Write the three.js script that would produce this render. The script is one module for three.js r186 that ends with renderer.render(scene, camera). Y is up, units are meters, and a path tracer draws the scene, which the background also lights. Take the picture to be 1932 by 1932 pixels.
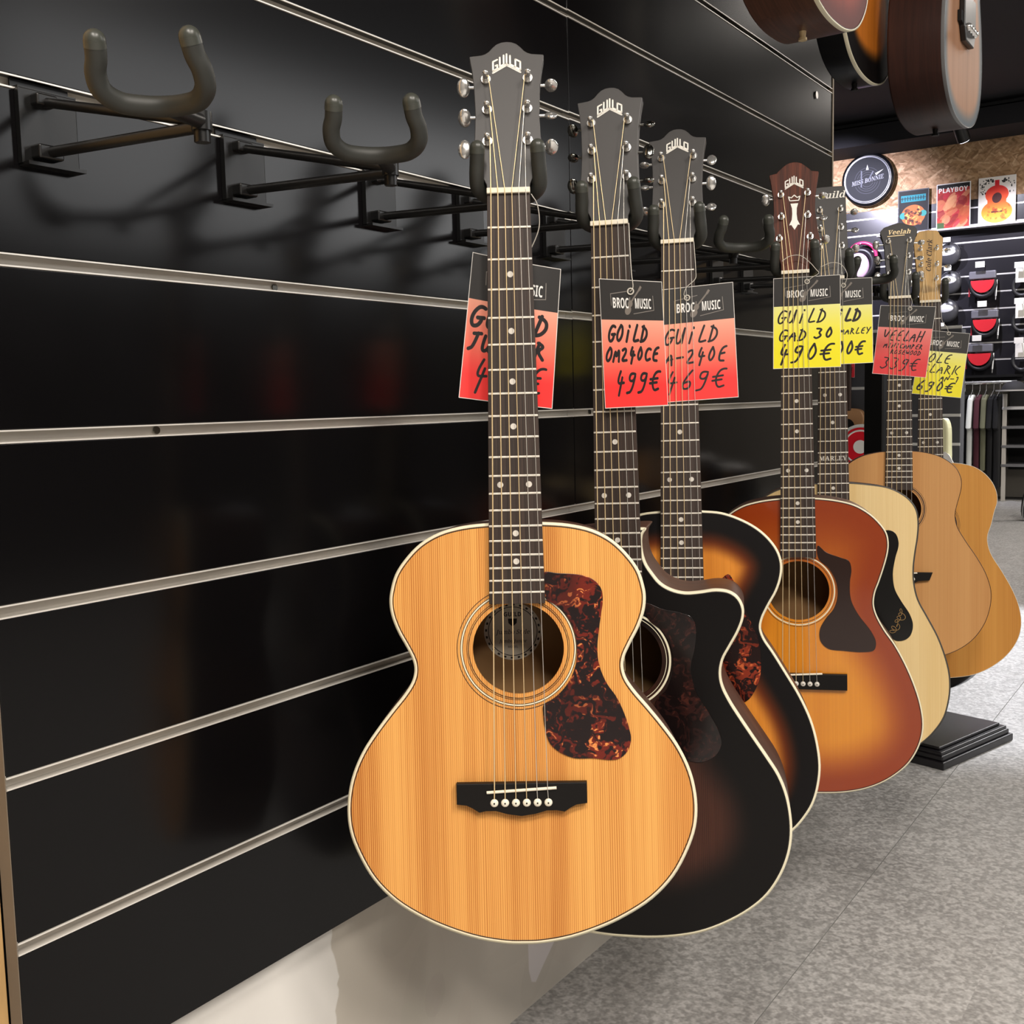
import * as THREE from 'three';
import { mergeGeometries, mergeVertices, toCreasedNormals } from 'three/addons/utils/BufferGeometryUtils.js';
import { RoundedBoxGeometry } from 'three/addons/geometries/RoundedBoxGeometry.js';
import { RectAreaLightUniformsLib } from 'three/addons/lights/RectAreaLightUniformsLib.js';
import { FontLoader } from 'three/addons/loaders/FontLoader.js';
import { TextGeometry } from 'three/addons/geometries/TextGeometry.js';

// ---------------------------------------------------------------- camera, light, exposure
// World: x runs along the slat wall away from the camera, y is up from the floor, z points from the slat wall into the shop.
const scene = new THREE.Scene();
scene.background = new THREE.Color(0x050505);
const renderer = new THREE.WebGLRenderer();
renderer.toneMapping = THREE.LinearToneMapping;
renderer.toneMappingExposure = 1.0;
renderer.shadowMap.enabled = true;
const camera = new THREE.PerspectiveCamera(2 * Math.atan(966 / 2078.6) * 180 / Math.PI, 1, 0.05, 40);
{
  const yaw = 0.5951960, pitch = 0.1005577, roll = 0.0229421;
  const f = new THREE.Vector3(Math.cos(yaw) * Math.cos(pitch), -Math.sin(pitch), -Math.sin(yaw) * Math.cos(pitch));
  const r = new THREE.Vector3().crossVectors(f, new THREE.Vector3(0, 1, 0)).normalize();
  const d = new THREE.Vector3().crossVectors(f, r);
  const r2 = r.clone().multiplyScalar(Math.cos(roll)).addScaledVector(d, Math.sin(roll));
  const d2 = d.clone().multiplyScalar(Math.cos(roll)).addScaledVector(r, -Math.sin(roll));
  camera.position.set(0, 0.9384, 0.8863);
  camera.quaternion.setFromRotationMatrix(new THREE.Matrix4().makeBasis(r2, d2.negate(), f.negate()));
}
RectAreaLightUniformsLib.init();
const CEIL = 3.3;
// square ceiling LED panels out of view, some added as fill: [x, z, radiance]
const PANELS = [[-1.1, 1.5, 68], [-1.7, 3.1, 70], [0.2, 2.5, 58], [-0.4, 3.9, 66], [3.2, 3.4, 26], [6.6, 0.9, 62], [8.9, 1.1, 52]];
const WINDOW = { x0: 3.3, x1: 8.8, y0: 1.95, y1: 3.1, z: 4.6, glow: 3.0 };
// track spots under the ceiling: [from, to, candela, cone angle, colour]
const SPOTS = [
  [[6.5, 3.1, 0.7], [4.2, 0, 0.2], 92, 0.25, 0xf4f6ff],
  [[8.7, 3.0, -2.35], [10.4, 2.2, -2.3], 36, 0.62, 0xe9e6ff],
  [[9.38, 2.88, -1.1], [10.4, 1.5, -0.8], 13, 0.75, 0xf1efff],
];

// ---------------------------------------------------------------- helpers
const V = (x, y, z) => new THREE.Vector3(x, y, z);
const taken = new Map();
const numbered = (n) => { const k = taken.get(n) || 0; taken.set(n, k + 1); return k ? n + '_' + String(k).padStart(3, '0') : n; };
const plain = (g) => {
  let h = g.index ? g.toNonIndexed() : g.clone();
  for (const k of Object.keys(h.attributes)) if (!['position', 'normal', 'uv'].includes(k)) h.deleteAttribute(k);
  if (!h.attributes.uv) h.setAttribute('uv', new THREE.BufferAttribute(new Float32Array(h.attributes.position.count * 2), 2));
  if (!h.attributes.normal) h.computeVertexNormals();
  h.morphAttributes = {}; h.clearGroups();
  return h;
};
const join = (gs) => gs.length === 1 ? gs[0] : mergeGeometries(gs.map(plain));
function obj(name, geo, mat, parent) {
  const m = new THREE.Mesh(Array.isArray(geo) ? join(geo) : geo, mat);
  m.castShadow = m.receiveShadow = true;
  m.name = parent && parent !== scene ? name : numbered(name);
  (parent || scene).add(m);
  return m;
}
function thing(name, label, category, pos = [0, 0, 0], group) {
  const o = new THREE.Group(); o.name = numbered(name); o.position.set(...pos); scene.add(o);
  o.userData = { label, category }; if (group) o.userData.group = group;
  return o;
}
function tag(o, label, category, group) { o.userData = { ...o.userData, label, category }; if (group) o.userData.group = group; return o; }
function struct(o, label) { o.userData.kind = 'structure'; o.userData.label = label; o.userData.category = o.name.split('_')[0]; return o; }
const box = (w, h, d, x = 0, y = 0, z = 0) => new THREE.BoxGeometry(w, h, d).translate(x, y, z);
const rbox = (w, h, d, r, x = 0, y = 0, z = 0, seg = 2) => new RoundedBoxGeometry(w, h, d, seg, r).translate(x, y, z);
const cyl = (r0, r1, h, n = 16) => new THREE.CylinderGeometry(r0, r1, h, n);
function rod(a, b, r, n = 10, r2 = r) {
  const d = new THREE.Vector3().subVectors(b, a), L = d.length();
  return new THREE.CylinderGeometry(r2, r, L, n).applyQuaternion(new THREE.Quaternion().setFromUnitVectors(V(0, 1, 0), d.normalize())).translate((a.x + b.x) / 2, (a.y + b.y) / 2, (a.z + b.z) / 2);
}
function tube(pts, r, seg = 40, n = 10, caps = true, closed = false) {
  const c = new THREE.CatmullRomCurve3(pts.map((p) => Array.isArray(p) ? V(...p) : p), closed, 'catmullrom', 0.5);
  const g = [new THREE.TubeGeometry(c, seg, r, n, closed)];
  if (caps && !closed) for (const t of [0, 1]) g.push(new THREE.SphereGeometry(r, n, 8).translate(...c.getPoint(t).toArray()));
  return join(g);
}
function loft(rings, closeEnds = true) {   // rings: arrays of Vector3, equal length, closed loops
  const n = rings[0].length, pos = [], idx = [];
  rings.forEach((r) => r.forEach((p) => pos.push(p.x, p.y, p.z)));
  for (let i = 0; i < rings.length - 1; i++) for (let j = 0; j < n; j++) {
    const a = i * n + j, b = i * n + (j + 1) % n, c = a + n, d = b + n;
    idx.push(a, b, c, b, d, c);
  }
  if (closeEnds) for (const i of [0, rings.length - 1]) {
    const c = rings[i].reduce((s, p) => s.add(p), V(0, 0, 0)).multiplyScalar(1 / n); const k = pos.length / 3; pos.push(c.x, c.y, c.z);
    for (let j = 0; j < n; j++) { const a = i * n + j, b = i * n + (j + 1) % n; i ? idx.push(a, b, k) : idx.push(b, a, k); }
  }
  const g = new THREE.BufferGeometry();
  g.setAttribute('position', new THREE.Float32BufferAttribute(pos, 3));
  g.setIndex(idx); g.setAttribute('uv', new THREE.Float32BufferAttribute(new Float32Array(pos.length / 3 * 2), 2));
  g.computeVertexNormals();
  return toCreasedNormals(g, 0.7);
}
function shapeOf(pts) { const s = new THREE.Shape(); pts.forEach(([x, y], i) => i ? s.lineTo(x, y) : s.moveTo(x, y)); s.closePath(); return s; }
function smooth(pts, n = 8, closed = true) {       // Catmull-Rom through 2D points
  const c = new THREE.CatmullRomCurve3(pts.map(([x, y]) => V(x, y, 0)), closed, 'centripetal');
  return c.getPoints(pts.length * n).slice(0, closed ? -1 : undefined).map((p) => [p.x, p.y]);
}
const plate = (pts, depth, bevel = 0, holes = []) => {
  const s = shapeOf(pts); holes.forEach((h) => s.holes.push(h));
  return new THREE.ExtrudeGeometry(s, { depth: depth - bevel * 2, bevelEnabled: bevel > 0, bevelThickness: bevel, bevelSize: bevel, bevelOffset: -bevel, bevelSegments: 2, curveSegments: 40 }).translate(0, 0, bevel);
};
function ringGeo(r0, r1, h, n = 64) {
  const s = new THREE.Shape(); s.absarc(0, 0, r1, 0, Math.PI * 2); const k = new THREE.Path(); k.absarc(0, 0, r0, 0, Math.PI * 2, true); s.holes.push(k);
  return new THREE.ExtrudeGeometry(s, { depth: h, bevelEnabled: false, curveSegments: n });
}
function strokeGeo(lines, w, h) {                     // flat inlaid or printed strokes: [[x, y], ...] polylines
  const gs = [];
  for (const l of lines) l.forEach(([x, y], i) => {
    gs.push(cyl(w / 2, w / 2, h, 8).rotateX(Math.PI / 2).translate(x, y, h / 2));
    if (!i) return;
    const [a, b] = l[i - 1], L = Math.hypot(x - a, y - b);
    if (L > 1e-6) gs.push(box(L, w, h).rotateZ(Math.atan2(y - b, x - a)).translate((x + a) / 2, (y + b) / 2, h / 2));
  });
  return join(gs);
}
// seeded noise
let seed = 7; const rnd = () => { seed = (seed * 1664525 + 1013904223) >>> 0; return seed / 4294967296; };
const hash = (x, y) => { let h = Math.imul(x, 374761393) + Math.imul(y, 668265263) | 0; h = Math.imul(h ^ (h >>> 13), 1274126177); return ((h ^ (h >>> 16)) >>> 0) / 4294967296; };
const noise = (x, y) => {
  const xi = Math.floor(x), yi = Math.floor(y); let u = x - xi, v = y - yi; u = u * u * (3 - 2 * u); v = v * v * (3 - 2 * v);
  const a = hash(xi, yi), b = hash(xi + 1, yi), c = hash(xi, yi + 1), d = hash(xi + 1, yi + 1);
  return a + (b - a) * u + (c - a) * v + (a - b - c + d) * u * v;
};
const fbm = (x, y, o = 4) => { let s = 0, a = 0.5, t = 0; for (let i = 0; i < o; i++) { s += a * noise(x, y); t += a; a /= 2; x = x * 2.03 + 17; y = y * 2.03 + 5; } return s / t; };
const mix = (a, b, t) => a.map((v, i) => v + (b[i] - v) * t);
const clamp = (v, a = 0, b = 1) => Math.min(b, Math.max(a, v));
const sstep = (a, b, x) => { const t = clamp((x - a) / (b - a)); return t * t * (3 - 2 * t); };
function dataTex(w, h, fn, srgb = true) {             // fn(u, v) -> [r, g, b] 0..255
  const d = new Uint8Array(w * h * 4);
  for (let j = 0; j < h; j++) for (let i = 0; i < w; i++) { const c = fn(i / w, j / h), k = (j * w + i) * 4; d[k] = clamp(c[0], 0, 255); d[k + 1] = clamp(c[1], 0, 255); d[k + 2] = clamp(c[2], 0, 255); d[k + 3] = 255; }
  const t = new THREE.DataTexture(d, w, h); t.magFilter = THREE.LinearFilter; t.minFilter = THREE.LinearMipmapLinearFilter; t.generateMipmaps = true;
  t.wrapS = t.wrapT = THREE.RepeatWrapping; if (srgb) t.colorSpace = THREE.SRGBColorSpace; t.needsUpdate = true; return t;
}
function canvasTex(w, h, draw) { const c = document.createElement('canvas'); c.width = w; c.height = h; draw(c.getContext('2d'), w, h); const t = new THREE.CanvasTexture(c); t.colorSpace = THREE.SRGBColorSpace; return t; }
const M = (color, roughness = 0.5, extra = {}) => new THREE.MeshStandardMaterial({ color, roughness, ...extra });
const P = (color, roughness = 0.5, extra = {}) => new THREE.MeshPhysicalMaterial({ color, roughness, ...extra });
function uvXY(g, x0, y0, w, h) { const p = g.attributes.position, u = new Float32Array(p.count * 2); for (let i = 0; i < p.count; i++) { u[2 * i] = (p.getX(i) - x0) / w; u[2 * i + 1] = (p.getY(i) - y0) / h; } g.setAttribute('uv', new THREE.BufferAttribute(u, 2)); return g; }

// ---------------------------------------------------------------- materials
const boardTex = dataTex(256, 256, (u, v) => { const n = fbm(u * 60, v * 60, 3); return [150 + n * 60, 150 + n * 60, 150 + n * 60]; }, false);
const mat = {
  slat: P(0x0c0b0c, 0.16, { specularIntensity: 0.5 }),
  farSlat: P(0x232226, 0.24),
  alu: M(0xdcd6cc, 0.4, { metalness: 0.25 }),
  aluLip: M(0xf0ece4, 0.32, { metalness: 0.35 }),
  screw: M(0xb9b6b0, 0.3, { metalness: 0.9 }),
  blackSteel: P(0x111111, 0.34),
  rubber: P(0x2c2d29, 0.55),
  rubberTip: P(0x40423c, 0.35),
  chrome: M(0xf0efec, 0.2, { metalness: 0.85 }),
  nickelDark: M(0x8d8d88, 0.16, { metalness: 1 }),
  rosewood: M(0x3c2b24, 0.55), ebony: P(0x151312, 0.5, { specularIntensity: 0.4 }),
  fret: M(0xe6e0d4, 0.42, { metalness: 0.45 }),
  pearl: P(0xd9d4cb, 0.3), bone: P(0xefe7d3, 0.45), pinWhite: P(0xf1ecda, 0.4),
  bronze: M(0xecd3a4, 0.4, { metalness: 0.4 }), steel: M(0xdedbd3, 0.35, { metalness: 0.6 }),
  headBlack: P(0x383635, 0.46), logo: P(0xf6f3ea, 0.35),
  binding: P(0xece5c8, 0.35), purfling: M(0x16110f, 0.5), bindingDark: P(0x47443f, 0.4),
  mahogany: P(0x3b221a, 0.36, { clearcoat: 0.5, clearcoatRoughness: 0.25 }), interior: M(0x9a7449, 0.8),
  cord: M(0xcfc9bd, 0.5), paper: M(0xe9e6e0, 0.7),
};
const darkWood = dataTex(256, 512, (u, v) => { const s = fbm(u * 46 + 1.2 * fbm(u * 5, v * 2, 2), v * 2.5, 3), f = fbm(u * 130, v * 14, 2); const k = 0.62 + 0.5 * s + 0.25 * (f - 0.5); return [60 * k, 45 * k, 37 * k]; });
mat.board = M(0xffffff, 0.55, { map: darkWood });
const rosyWood = dataTex(256, 512, (u, v) => { const s = fbm(u * 30 + 1.5 * fbm(u * 4, v * 2, 2), v * 2, 4), f = fbm(u * 160, v * 10, 2); const k = 0.35 + 0.8 * s + 0.3 * (f - 0.5); return [116 * k, 58 * k, 38 * k]; });
mat.rosyHead = P(0xffffff, 0.45, { map: rosyWood, specularIntensity: 0.4 });
const mahoTex = dataTex(256, 256, (u, v) => { const s = fbm(u * 3, v * 40, 3), f = fbm(u * 12, v * 160, 2); const k = 0.75 + 0.35 * s + 0.25 * (f - 0.5); return [92 * k, 60 * k, 46 * k]; });
mat.sides = P(0xffffff, 0.38, { map: mahoTex });

// spruce / cedar grain: the wood's own rings, x and y in millimetres
function rings(x, y, pitch = 2.1) {
  const w = x / pitch + 2.2 * noise(x * 0.018 + 9, y * 0.0012) + 0.7 * noise(x * 0.11, y * 0.0006);
  return Math.pow(0.5 + 0.5 * Math.cos(w * 6.2832), 1.5) * (0.45 + 0.6 * noise(w * 0.7, 3.3));
}
function woodTop(light, dark, pitch, band = 1) {
  return (x, y) => { const g = rings(x, y, pitch), b = fbm(x * 0.03, y * 0.0016, 3) - 0.5, s = fbm(x * 1.6, y * 0.006, 2) - 0.5; return mix(light, dark, clamp(g * 0.8 + b * 0.8 * band + s * 0.08 + 0.04)); };
}
const TEXW = 0.44, TEXH = 0.56;                      // a top's texture covers this many metres
function topTexture(out, wood, burst) {               // burst(colour, distance to the rim in mm, x, y) paints the lacquer's dye
  const yTop = Math.max(...out.map((p) => p[1])), W = 880, H = 1120;
  const segs = out.map((p, i) => { const q = out[(i + 1) % out.length]; return [p[0], p[1], q[0] - p[0], q[1] - p[1]]; });
  const GW = 88, GH = 112, dist = new Float32Array(GW * GH);
  if (burst) for (let j = 0; j < GH; j++) for (let i = 0; i < GW; i++) {
    const x = -TEXW / 2 + (i / (GW - 1)) * TEXW, y = yTop - TEXH + 0.02 + (j / (GH - 1)) * TEXH; let m = 1e9;
    for (const [a, b, c, d] of segs) { const t = clamp(((x - a) * c + (y - b) * d) / (c * c + d * d)); const e = x - a - c * t, f = y - b - d * t; m = Math.min(m, e * e + f * f); }
    dist[j * GW + i] = Math.sqrt(m) * 1000;
  }
  const tex = dataTex(W, H, (u, v) => {
    const x = (-TEXW / 2 + u * TEXW) * 1000, y = (yTop - TEXH + 0.02 + v * TEXH) * 1000; let c = wood(x, y);
    if (burst) { const gx = u * (GW - 1), gy = v * (GH - 1), i = Math.min(GW - 2, Math.floor(gx)), j = Math.min(GH - 2, Math.floor(gy)), a = gx - i, b = gy - j, k = j * GW + i;
      c = burst(c, (dist[k] * (1 - a) + dist[k + 1] * a) * (1 - b) + (dist[k + GW] * (1 - a) + dist[k + GW + 1] * a) * b, x, y - yTop * 1000); }
    return c;
  });
  return { tex, yTop };
}
const tortoise = (dark, mid, light, density) => dataTex(768, 768, (u, v) => {
  const x = u * 27, y = v * 27, wx = fbm(x * 0.8, y * 0.8, 3) * 3.4, wy = fbm(x * 0.8 + 40, y * 0.8 + 9, 3) * 3.4;
  const n = fbm(x * 1.5 + wx * 2.2, y * 1.5 + wy * 2.2, 3), m = fbm(x * 2.6 + wy * 3, y * 2.6 + wx * 3, 3), patch = fbm(x * 0.28 + 3, y * 0.28, 2);
  let c = mix(dark, mid, sstep(0.44, 0.58, n) * (0.75 + 0.4 * sstep(0.3, 0.6, patch))); c = mix(c, light, sstep(0.6, 0.7, m) * sstep(0.46, 0.6, n) * (0.5 + 0.5 * sstep(0.3, 0.6, patch)) * density); return c;
});
mat.tortoise = P(0xffffff, 0.34, { map: tortoise([22, 7, 9], [98, 26, 15], [240, 150, 80], 1) });
mat.tortoiseDark = P(0xffffff, 0.16, { map: tortoise([20, 13, 13], [42, 22, 20], [88, 44, 34], 0.6) });
mat.tortoiseRed = P(0xffffff, 0.2, { map: tortoise([28, 9, 9], [120, 42, 24], [214, 110, 60], 0.9) });
mat.guardBrown = P(0x2b1b17, 0.12); mat.guardBlack = P(0x0d0d0d, 0.14); mat.signature = P(0xb8935c, 0.4, { metalness: 0.5 });

// ---------------------------------------------------------------- the room
const tileTexs = [0, 1].map((k) => dataTex(512, 512, (u, v) => {
  const x = u * 512, y = v * 512, n = fbm(x * 0.16 + k * 91, y * 0.16, 2), m = fbm(x * 0.34 + 300, y * 0.34 + k * 50, 2), b = fbm(x * 0.012 + k * 7, y * 0.012, 2);
  const s = sstep(0.32, 0.7, n) * 0.6 + sstep(0.32, 0.72, m) * 0.4; const g = 146 + 52 * s + 12 * (b - 0.5); return [g, g - 1, g - 3];
}));
const tileMats = tileTexs.map((t) => P(0xffffff, 0.42, { map: t }));
const floorRoot = new THREE.Group(); floorRoot.name = 'floor'; scene.add(floorRoot); struct(floorRoot, 'grey mottled vinyl tile floor');
{
  obj('subfloor', box(14.2, 0.06, 9.2, 3.9, -0.034, 0.3), M(0x3a3937, 0.9), floorRoot);
  const S = 0.9, g = [0, 1, 2, 3].map((k) => { const b = box(S - 0.0016, 0.004, S - 0.0016); const uv = b.attributes.uv; for (let i = 0; i < uv.count; i++) { const a = uv.getX(i), c = uv.getY(i); uv.setXY(i, k & 1 ? c * 1.4 : a * 1.4, k & 1 ? a * 1.4 : c * 1.4); } return b; });
  for (let i = -4; i < 12; i++) for (let j = -5; j < 5; j++) {
    const x = 2.98 + (i - 3.5) * S, z = 0.294 + (j + 0.5) * S; if (x > 10.9 || x < -3.2) continue;
    const t = obj('floor_tile', g[Math.floor(rnd() * 4)], tileMats[rnd() < 0.5 ? 0 : 1], floorRoot); t.position.set(x, -0.002, z);
  }
}
struct(obj('ceiling', box(14.2, 0.1, 9.2, 3.9, CEIL + 0.05, 0.3), M(0x1d1c1e, 0.8)), 'matt black ceiling');
const wallPaint = M(0x6f6c68, 0.85), goodsWall = M(0x2c2a29, 0.85);
{
  const r = new THREE.Group(); r.name = 'wall_right'; scene.add(r); struct(r, 'opposite shop wall with a high window');
  const { x0, x1, y0, y1, z } = WINDOW;
  obj('wall_piece', [box(x0 + 3.2, CEIL, 0.12, (x0 - 3.2) / 2, CEIL / 2, z + 0.06), box(11 - x1, CEIL, 0.12, (x1 + 11) / 2, CEIL / 2, z + 0.06), box(x1 - x0, y0, 0.12, (x0 + x1) / 2, y0 / 2, z + 0.06), box(x1 - x0, CEIL - y1, 0.12, (x0 + x1) / 2, (CEIL + y1) / 2, z + 0.06)], goodsWall, r);
  const w = new THREE.Group(); w.name = 'window_1'; scene.add(w); struct(w, 'high daylit shop window');
  const n = 4, pw = (x1 - x0) / n;
  for (let i = 0; i < n; i++) obj('pane', box(pw - 0.05, y1 - y0 - 0.05, 0.01, x0 + pw * (i + 0.5), (y0 + y1) / 2, z + 0.04), new THREE.MeshStandardMaterial({ color: 0x222222, emissive: 0xffffff, emissiveIntensity: 1, roughness: 0.4 }), w);
  for (let i = 0; i <= n; i++) obj('mullion', box(0.05, y1 - y0, 0.06, x0 + pw * i, (y0 + y1) / 2, z + 0.03), mat.blackSteel, w);
  for (const y of [y0, y1]) obj('window_rail', box(x1 - x0, 0.05, 0.06, (x0 + x1) / 2, y, z + 0.03), mat.blackSteel, w);
  const l = new THREE.RectAreaLight(0xffffff, WINDOW.glow, x1 - x0, y1 - y0); l.position.set((x0 + x1) / 2, (y0 + y1) / 2, z - 0.03); l.lookAt((x0 + x1) / 2, (y0 + y1) / 2, z - 1); scene.add(l);
}
struct(obj('wall_behind', box(0.1, CEIL, 9.2, -3.15, CEIL / 2, 0.3), wallPaint), 'shop wall behind the photographer');
struct(obj('wall_far_left', box(14.2, CEIL, 0.1, 3.9, CEIL / 2, -4.25), wallPaint), 'shop wall beyond the partition');
for (const [x, z, L] of PANELS) {
  const t = thing('ceiling_light', `square LED ceiling panel ${x < -1.3 ? 'furthest behind the photographer' : x < -1 ? 'above and behind the photographer' : x < 0 ? 'added as unseen fill by the wall opposite the slat wall' : x < 1 ? 'over the near aisle' : x < 4 ? 'over the middle aisle' : x < 7 ? 'added as unseen fill over the far aisle' : 'nearest the chipboard wall'}`, 'ceiling light', [x, CEIL, z], 'square ceiling panels');
  obj('frame', [box(0.64, 0.03, 0.02, 0, -0.015, 0.31), box(0.64, 0.03, 0.02, 0, -0.015, -0.31), box(0.02, 0.03, 0.6, 0.31, -0.015, 0), box(0.02, 0.03, 0.6, -0.31, -0.015, 0)], mat.blackSteel, t);
  obj('diffuser', box(0.6, 0.01, 0.6, 0, -0.01, 0), new THREE.MeshStandardMaterial({ color: 0xffffff, emissive: 0xfff4e6, emissiveIntensity: 2, roughness: 0.6 }), t);
  const l = new THREE.RectAreaLight(0xfff6ec, L, 0.6, 0.6); l.position.set(x, CEIL - 0.035, z); l.lookAt(x, 0, z); scene.add(l);
}
SPOTS.forEach(([a, b, cd, cone, col], i) => {
  const A = V(...a), B = V(...b), d = new THREE.Vector3().subVectors(B, A).normalize();
  const t = thing('track_spot', ['black cylinder spot aimed down at the aisle floor', 'black cylinder spot lighting the wall below the round clock', 'black cylinder spot below the fascia above the red guitar sign'][i], 'spotlight', a, 'ceiling spots');
  const g = rod(d.clone().multiplyScalar(-0.17), d.clone().multiplyScalar(-0.012), 0.05, 20);
  obj('housing', g, mat.blackSteel, t);
  obj('lens', rod(d.clone().multiplyScalar(-0.011), d.clone().multiplyScalar(-0.006), 0.042, 20), new THREE.MeshStandardMaterial({ color: 0xffffff, emissive: col, emissiveIntensity: 3 }), t);
  obj('stem', rod(d.clone().multiplyScalar(-0.1), V(d.x * -0.1, CEIL - a[1], d.z * -0.1), 0.012, 8), mat.blackSteel, t);
  const s = new THREE.SpotLight(col, cd, 0, cone, i ? 0.5 : 0.25, 2); s.position.copy(A); s.target.position.copy(B); s.castShadow = true; s.shadow.radius = 1.5; scene.add(s, s.target);
});

// the slat wall: boards between aluminium channels every 150 mm, two panels meeting at a seam
const Y0 = 1.373, XL = 0.5186, XS = 1.4875, XR = 2.7375, TH = 0.018, OPEN = 0.0108;
const wallLeft = new THREE.Group(); wallLeft.name = 'wall_left'; scene.add(wallLeft); struct(wallLeft, 'black slat wall with aluminium channels');
const grooveY = (k) => Y0 - 0.15 * k;                 // upper lip of channel k
{
  const kTop = -11;
  for (let k = kTop; k <= 7; k++) for (const [a, b] of [[XL, XS - 0.0004], [XS + 0.0004, XR]]) {
    const yb = k === 7 ? grooveY(7) - 0.003 : grooveY(k), yt = k === kTop ? grooveY(k) + 0.14 : grooveY(k - 1) - OPEN;
    const dy = b > XS + 0.1 && k < 3 ? 0.0012 : 0;   // the second panel hangs a hair higher
    obj('slat_board', rbox(b - a, yt - yb - 0.0006, TH, 0.0012, (a + b) / 2, (yt + yb) / 2 + dy, -TH / 2, 1), mat.slat, wallLeft);
    if (k === 7) continue;
    const y = grooveY(k) - OPEN / 2 + dy, L = b - a, c = (a + b) / 2;
    const ch = obj('aluminium_channel', [box(L, OPEN + 0.008, 0.0012, c, y, -0.0125), box(L, 0.001, 0.012, c, y + OPEN / 2 + 0.0015, -0.0065), box(L, 0.001, 0.012, c, y - OPEN / 2 - 0.0006, -0.0065)], mat.alu, wallLeft);
    obj('channel_lip', box(L, 0.0013, 0.0016, c, y + OPEN / 2 - 0.0003, 0.0002), mat.aluLip, ch);
    obj('channel_lip', box(L, 0.0013, 0.0016, c, y - OPEN / 2 + 0.0003, 0.0002), mat.aluLip, ch);
  }
  for (const [x, y] of [[1.592, 1.716], [2.62, 1.635]]) obj('screw_cap', cyl(0.0085, 0.0085, 0.003, 18).rotateX(Math.PI / 2).translate(x, y, 0.001), mat.screw, wallLeft);
  for (const [x, k] of [[0.872, 2], [0.705, 3], [1.556, 3]]) obj('channel_screw', cyl(0.0038, 0.0038, 0.002, 12).rotateX(Math.PI / 2).translate(x, grooveY(k) - OPEN / 2, -0.011), mat.nickelDark, wallLeft);
  obj('panel_edge', box(0.0008, 2.75, TH - 0.001, XL - 0.0006, 0.32 + 1.375, -TH / 2), M(0x75695a, 0.8), wallLeft);
  obj('end_strip', box(0.0085, 2.1, 0.016, XR + 0.0048, 1.0 + 1.05, -0.0065), M(0xb9a88f, 0.7), wallLeft);
}
const mdfTex = dataTex(256, 256, (u, v) => { const n = fbm(u * 70, v * 70, 3), b = fbm(u * 6, v * 6, 2); const k = 0.84 + 0.22 * n + 0.1 * b; return [196 * k, 158 * k, 104 * k]; });
const mdf = new THREE.Group(); mdf.name = 'trim_1'; scene.add(mdf); struct(mdf, 'raw fibreboard backing beside the slat wall');
obj('fibreboard', rbox(0.9, 3.1, 0.018, 0.001, XL - 0.45 - 0.0015, 1.55, -0.0285, 1), M(0xffffff, 0.75, { map: mdfTex }), mdf);
{ const p = obj('socket_plate', rbox(0.05, 0.034, 0.008, 0.002, 0.471, 0.428, -0.0165, 1), mat.bone, mdf); obj('socket_insert', rbox(0.042, 0.026, 0.004, 0.001, 0.471, 0.428, -0.0115, 1), mat.nickelDark, p); }
// plaster below the slat wall: painted cream, with a torn edge to bare greige filler
const PLW = 2.6, PLH = 0.34;
const plasterTex = canvasTex(2048, 268, (c, w, h) => {
  const X = (x) => (x - 0.3) / PLW * w, Y = (y) => h - y / PLH * h;
  c.fillStyle = '#ebe8e2'; c.fillRect(0, 0, w, h);
  c.fillStyle = '#cac3b7'; c.beginPath(); c.moveTo(X(0.94), 0); for (let y = 0.34; y >= -0.01; y -= 0.008) c.lineTo(X(0.93 + (rnd() - 0.5) * 0.006 + 0.004 * Math.sin(y * 60)), Y(y)); c.lineTo(w, h); c.lineTo(w, 0); c.fill();
  for (let i = 0; i < 70; i++) { c.globalAlpha = 0.05 + rnd() * 0.07; c.fillStyle = rnd() < 0.5 ? '#a89e90' : '#cbc3b6'; const x = X(1 + rnd() * 1.9), y = rnd() * h; c.beginPath(); c.ellipse(x, y, 10 + rnd() * 60, 6 + rnd() * 30, rnd() * 3, 0, 7); c.fill(); }
  c.globalAlpha = 1; c.fillStyle = '#ded8d6'; c.beginPath(); [[1.352, 0.12], [1.353, 0.06], [1.36, 0.038], [1.372, 0.032], [1.395, 0.05], [1.43, 0.075], [1.48, 0.13]].forEach(([x, y], i) => i ? c.lineTo(X(x), Y(y)) : c.moveTo(X(x), Y(y))); c.fill();
  c.fillStyle = '#5c554c'; for (const [x, y] of [[1.53, 0.13], [1.15, 0.04], [1.6, 0.05]]) c.fillRect(X(x), Y(y), 2, 4);
});
struct(obj('wall_left_plaster', uvXY(box(PLW, PLH, 0.1, 0.3 + PLW / 2, PLH / 2, -0.068), 0.3, 0, PLW, PLH), M(0xffffff, 0.8, { map: plasterTex })), 'patched cream plaster below the slat wall');
struct(obj('partition_core', box(2.42, CEIL - PLH, 0.09, 1.52, PLH + (CEIL - PLH) / 2, -0.083), M(0x2a2826, 0.9)), 'partition behind the slat wall');

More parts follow.
